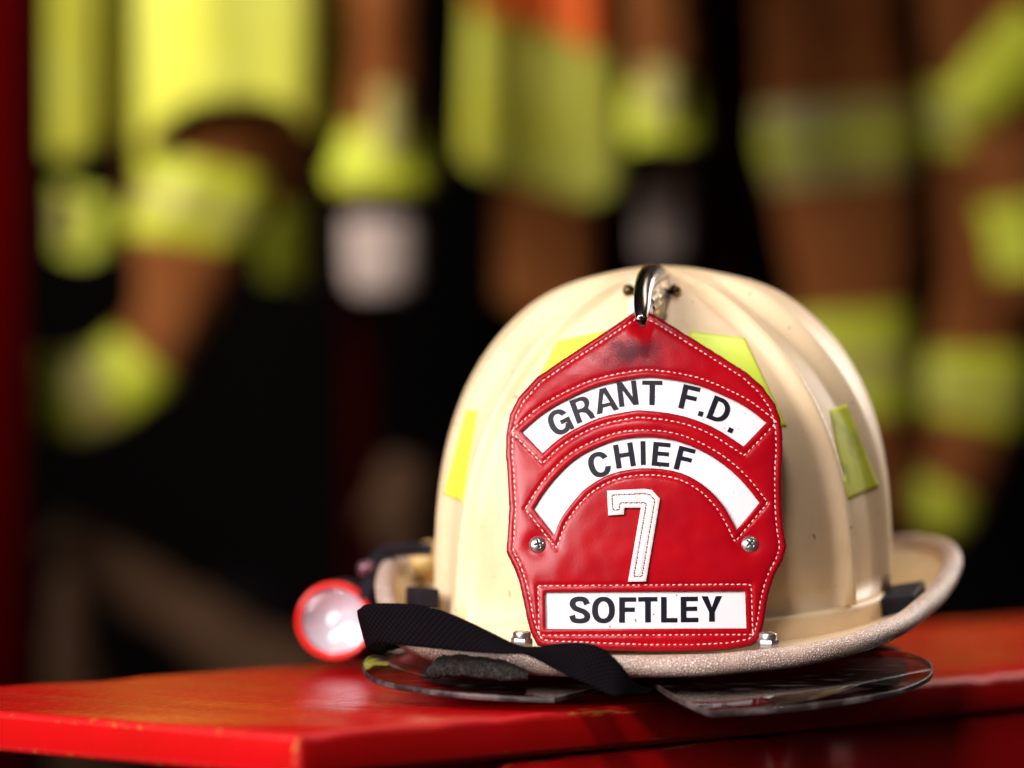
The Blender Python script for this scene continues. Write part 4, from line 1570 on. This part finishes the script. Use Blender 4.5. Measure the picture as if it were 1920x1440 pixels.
def cloth_sheet(name, top, bottom, m, parent, depth=BGY, nu=60, nv=50, thick=0.004, amp=0.02, freq=4.0, seed=0, t0=0.0, t1=1.0, lift=0.0, dish=0.0):
    """A hanging sheet between two pixel polylines (left to right), with vertical folds and real thickness."""
    a, b = catmull(top, nu), catmull(bottom, nu)
    v, f = [], []
    for side in (0, 1):
        for j in range(nv):
            t = t0 + (t1 - t0) * j / (nv - 1)
            for i in range(nu):
                q = a[i] * (1 - t) + b[i] * t
                s = i / (nu - 1)
                w_ = noise.noise(Vector((s * freq, t * 0.8, seed * 5.1))) + 0.45 * noise.noise(Vector((s * freq * 2.3, t * 1.6, seed * 5.1 + 9)))
                edge = 0.05 * (abs(2 * s - 1) ** 4) + dish * (1 - (2 * s - 1) ** 2)
                p = P(q[0], q[1], depth)
                v.append(p + Vector((0, amp * w_ + edge - lift + side * thick, 0)))
    N = nu * nv
    g = lambda s, j, i: s * N + j * nu + i
    for s in (0, 1):
        for j in range(nv - 1):
            for i in range(nu - 1):
                f.append((g(s, j, i), g(s, j, i + 1), g(s, j + 1, i + 1), g(s, j + 1, i)))
    ring = [(0, i) for i in range(nu - 1)] + [(j, nu - 1) for j in range(nv - 1)] + [(nv - 1, i) for i in range(nu - 1, 0, -1)] + [(j, 0) for j in range(nv - 1, 0, -1)]
    for k in range(len(ring)):
        p, q = ring[k], ring[(k + 1) % len(ring)]
        f.append((g(0, *p), g(0, *q), g(1, *q), g(1, *p)))
    return obj(name, v, f, m, parent)


rack = thing('gear_rack', (0, 4.2, -0.46), 'dark gear rack with red steel uprights behind the hanging coats', 'rack')
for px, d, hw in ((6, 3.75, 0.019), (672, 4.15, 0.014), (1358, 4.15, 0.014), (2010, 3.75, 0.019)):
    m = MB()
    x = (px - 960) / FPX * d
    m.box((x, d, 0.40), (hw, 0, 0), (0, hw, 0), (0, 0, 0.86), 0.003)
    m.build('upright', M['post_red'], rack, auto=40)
m = MB()
m.box((0, 4.55, 0.40), (0.62, 0, 0), (0, 0.006, 0), (0, 0, 0.86))
m.build('back_panel', M['black_steel'], rack, smooth=False)
m = MB()
m.tube([(-0.6, 4.0, 0.98), (0.6, 4.0, 0.98)], 0.014, 16)
m.build('hanging_rail', M['black_steel'], rack)
m = MB()
m.box((0, 4.1, 1.24), (0.6, 0, 0), (0, 0.32, 0), (0, 0, 0.010), 0.002)
m.build('top_shelf', M['black_steel'], rack, auto=40)


def hang(name, px, label, cat, group, y=BGY):
    return thing(name, ((px - 960) / FPX * y, y, 0.55), label, cat, group)


# the large lime vest on the left
vest = hang('safety_vest', 350, 'large lime yellow safety vest with a curved hem, over the bent sleeve', 'vest', 'hi-vis vests on the rack')
cloth_sheet('front_panel', [(250, -420), (380, -430), (500, -430), (640, -420)],
            [(246, 282), (300, 230), (360, 196), (430, 184), (500, 186), (550, 205), (590, 248), (622, 256)], M['hivis'], vest, BGY - 0.12, amp=0.010, freq=3, seed=1)
cloth_sheet('side_panel', [(88, -400), (170, -420), (262, -420)], [(84, 292), (160, 286), (258, 222)],
            M['hivis'], vest, BGY + 0.03, amp=0.016, freq=3, seed=2)

# bent brown sleeve under it
ca = hang('turnout_coat', 380, 'brown turnout coat with a bent sleeve under the large lime vest', 'coat', 'turnout coats on the rack', BGY)
cloth_sheet('coat_body', [(250, -380), (420, -400), (590, -380)], [(215, 470), (400, 300), (578, 560)], M['brown'], ca, BGY + 0.15, amp=0.02, freq=4, seed=3)
cloth_sheet('reflective_trim', [(490, 385), (540, 385), (588, 395)], [(485, 520), (540, 530), (580, 545)], M['trim_lime'], ca, BGY + 0.138, amp=0.004, freq=3, seed=4)
cloth_sheet('reflective_trim', [(95, 340), (160, 360), (225, 380)], [(98, 470), (160, 484), (228, 455)], M['trim_lime'], ca, BGY + 0.12, amp=0.008, freq=3, seed=5)
cloth_sheet('reflective_trim', [(98, 368), (125, 366), (150, 375)], [(98, 440), (125, 446), (148, 440)], M['trim_silver'], ca, BGY + 0.108, amp=0.003, freq=3, seed=6)
arm = [(420, 60, 95), (400, 200, 112), (375, 330, 118), (350, 440, 102), (340, 520, 84), (310, 610, 72), (240, 700, 72), (150, 738, 74), (75, 745, 66)]
sl = cloth_tube('sleeve', arm, M['brown'], ca, BGY - 0.03, seed=11, fold=0.16)
cloth_tube('reflective_trim', arm, M['trim_lime'], sl, BGY - 0.03, seed=11, fold=0.20, t0=0.225, t1=0.395, grow=1.06, rings=30)
cloth_tube('reflective_trim', arm, M['trim_lime'], sl, BGY - 0.03, seed=11, fold=0.16, t0=0.70, t1=0.99, grow=1.05, rings=30)

cloth_tube('silver_stripe', arm, M['trim_silver'], sl, BGY - 0.03, seed=11, fold=0.20, t0=0.285, t1=0.335, grow=1.10, rings=14)
cloth_tube('silver_stripe', arm, M['trim_silver'], sl, BGY - 0.03, seed=11, fold=0.16, t0=0.80, t1=0.89, grow=1.08, rings=14)
# straight sleeve with a pale cuff
cb = hang('turnout_coat', 725, 'brown turnout coat sleeve with a large pale wristlet, right of the large vest', 'coat', 'turnout coats on the rack')
arm = [(700, -330, 72), (712, -120, 60), (720, 40, 54), (722, 150, 57), (718, 250, 72), (716, 330, 88), (715, 362, 90)]
sl = cloth_tube('sleeve', arm, M['brown'], cb, BGY - 0.14, seed=12, fold=0.13)
cloth_tube('reflective_trim', arm, M['trim_lime'], sl, BGY - 0.14, seed=12, fold=0.13, t0=0.655, t1=0.93, grow=1.05, rings=24)
cloth_sheet('silver_stripe', [(690, 165), (728, 160), (762, 168)], [(690, 285), (732, 292), (772, 282)], M['trim_silver'], sl, BGY - 0.172, amp=0.002, nu=14, nv=14, seed=7)
cloth_tube('cuff_lining', [(716, 340, 74), (716, 375, 72), (716, 408, 68)], M['black_cloth'], cb, BGY - 0.14, seed=13, rings=14)
cloth_tube('wristlet', [(716, 395, 58), (716, 430, 67), (715, 490, 68), (716, 530, 62), (716, 550, 46)], M['pale_knit'], cb, BGY - 0.14, seed=14, fold=0.05, rings=30)

# middle vest with an orange yoke
vm = hang('safety_vest', 1015, 'lime safety vest with an orange yoke, hanging above the helmet', 'vest', 'hi-vis vests on the rack')
cloth_sheet('front_panel', [(885, -330), (1000, -340), (1130, -330)], [(862, 285), (900, 318), (980, 338), (1050, 362), (1110, 374), (1168, 345)], M['hivis'], vm, BGY - 0.06, amp=0.014, freq=2.6, seed=21, dish=0.05)
cloth_sheet('yoke', [(883, -400), (1000, -410), (1135, -400)], [(883, 22), (960, 36), (1040, 54), (1085, 80), (1130, 104)], M['orange'], vm, BGY - 0.068, amp=0.014, freq=2.6, seed=21, dish=0.05, lift=0.03)

cc = hang('turnout_coat', 1150, 'brown turnout coat behind the middle vest, sleeve with a grey wristlet', 'coat', 'turnout coats on the rack')
cloth_sheet('coat_body', [(930, -330), (1050, -340), (1160, -330)], [(932, 560), (1030, 600), (1128, 570)], M['brown'], cc, BGY + 0.12, amp=0.018, freq=3, seed=23)
arm = [(1228, -300, 74), (1232, -80, 66), (1238, 60, 62), (1243, 150, 64), (1246, 250, 70), (1247, 272, 70)]
sl = cloth_tube('sleeve', arm, M['brown'], cc, BGY - 0.06, seed=24, fold=0.13)
cloth_tube('reflective_trim', arm, M['trim_lime'], sl, BGY - 0.06, seed=24, fold=0.13, t0=0.62, t1=0.955, grow=1.05, rings=24)
cloth_sheet('silver_stripe', [(1196, 122), (1242, 118), (1288, 122)], [(1198, 215), (1246, 220), (1296, 214)], M['trim_silver'], sl, BGY - 0.095, amp=0.002, nu=14, nv=14, seed=8)
cloth_tube('cuff_lining', [(1244, 262, 52), (1243, 290, 50), (1242, 312, 46)], M['black_cloth'], cc, BGY + 0.1, seed=25, rings=14)
cloth_tube('wristlet', [(1242, 300, 40), (1242, 340, 44), (1242, 420, 44), (1241, 485, 38)], M['pale_knit'], cc, BGY + 0.12, seed=26, fold=0.04, rings=30)

# large coat on the right with a broad band
cd = hang('turnout_coat', 1570, 'brown turnout coat with one broad lime and silver band, right of the helmet top', 'coat', 'turnout coats on the rack')
body = [(1555, -330, 130), (1560, 0, 132), (1568, 200, 140), (1580, 350, 132), (1596, 560, 108), (1612, 800, 96), (1620, 980, 90)]
bd = cloth_tube('coat_body', body, M['brown'], cd, BGY + 0.08, seed=31, fold=0.10, flat=0.4)
cloth_tube('reflective_trim', body, M['trim_silver'], bd, BGY + 0.08, seed=31, fold=0.10, flat=0.4, t0=0.325, t1=0.495, grow=1.03, rings=24)
cloth_tube('lime_stripe', body, M['trim_lime'], bd, BGY + 0.08, seed=31, fold=0.10, flat=0.4, t0=0.385, t1=0.435, grow=1.07, rings=14)
cloth_tube('reflective_trim', body, M['trim_lime'], bd, BGY + 0.08, seed=31, fold=0.10, flat=0.4, t0=0.685, t1=0.82, grow=1.04, rings=24)

cloth_tube('silver_stripe', body, M['trim_silver'], bd, BGY + 0.08, seed=31, fold=0.10, flat=0.4, t0=0.735, t1=0.775, grow=1.07, rings=14)
# far right coat with a raised sleeve
ce_ = hang('turnout_coat', 1850, 'brown turnout coat with slanting lime bands at the far right', 'coat', 'turnout coats on the rack')
body = [(1800, -330, 76), (1800, 0, 74), (1805, 140, 72), (1815, 330, 66), (1830, 520, 64), (1830, 700, 104), (1810, 830, 80), (1760, 930, 76), (1730, 1010, 60)]
bd = cloth_tube('coat_body', body, M['brown'], ce_, BGY + 0.10, seed=41, fold=0.10, flat=0.45)
cloth_tube('reflective_trim', body, M['trim_lime'], bd, BGY + 0.10, seed=41, fold=0.10, flat=0.45, t0=0.262, t1=0.345, grow=1.05, rings=20)
cloth_tube('reflective_trim', body, M['trim_lime'], bd, BGY + 0.10, seed=41, fold=0.10, flat=0.45, t0=0.595, t1=0.71, grow=1.05, rings=20)
cloth_tube('reflective_trim', body, M['trim_lime'], bd, BGY + 0.10, seed=41, fold=0.10, flat=0.45, t0=0.85, t1=0.95, grow=1.03, rings=20)
arm = [(1990, -260, 90), (1960, -60, 90), (1920, 60, 86), (1890, 190, 80), (1910, 330, 76), (1925, 430, 72), (1935, 560, 70)]
sl = cloth_tube('sleeve', arm, M['brown'], ce_, BGY + 0.04, seed=42, fold=0.10)
cloth_tube('reflective_trim', [(1810, 215, 48), (1850, 165, 62), (1900, 110, 70), (1960, 60, 74)], M['trim_lime'], sl, BGY + 0.02, seed=43, rings=24)
cloth_tube('reflective_trim', arm, M['trim_lime'], sl, BGY + 0.04, seed=42, fold=0.10, t0=0.74, t1=0.93, grow=1.05, rings=20)

cloth_tube('silver_stripe', body, M['trim_silver'], bd, BGY + 0.10, seed=41, fold=0.10, flat=0.45, t0=0.29, t1=0.315, grow=1.09, rings=12)
cloth_tube('silver_stripe', body, M['trim_silver'], bd, BGY + 0.10, seed=41, fold=0.10, flat=0.45, t0=0.64, t1=0.675, grow=1.09, rings=12)
# folded trousers low on the left, a purple cloth high on the right
tr_ = thing('turnout_trousers', ((300 - 960) * S, BGY, -0.46), 'dim brown turnout trousers slumped low behind the bench, left side', 'trousers')
cloth_tube('leg', [(95, 1000, 40), (200, 1060, 52), (320, 1140, 60), (440, 1220, 72), (560, 1290, 80), (640, 1400, 90)], M['tan'], tr_, BGY, seed=51, fold=0.14)
cloth_tube('leg', [(150, 1040, 34), (135, 1120, 36), (130, 1220, 44), (150, 1340, 60), (200, 1480, 80)], M['tan'], tr_, BGY + 0.06, seed=52, fold=0.14)
cloth_tube('waistband', [(410, 1110, 34), (450, 1130, 44), (500, 1160, 40)], M['black_cloth'], tr_, BGY + 0.05, seed=53, rings=20)
gl = thing('work_glove', ((752 - 960) * S, BGY + 0.05, 0.0), 'dim tan glove hanging beside the left edge of the helmet shell', 'glove')
cloth_tube('palm', [(765, 860, 36), (752, 910, 50), (748, 965, 48), (752, 1000, 40)], M['tan'], gl, BGY + 0.1, seed=54, fold=0.1, rings=30)
for k, (x0, x1) in enumerate(((722, 716), (740, 737), (758, 757), (776, 777))):
    cloth_tube('finger', [(x0, 990, 10), (x1, 1020, 10), (x1, 1050 + 8 * (k in (1, 2)), 8)], M['tan'], gl, BGY + 0.1, seed=55 + k, rings=12, n=12)
cloth_tube('thumb', [(706, 930, 11), (690, 960, 11), (684, 985, 8)], M['tan'], gl, BGY + 0.1, seed=60, rings=12, n=12)
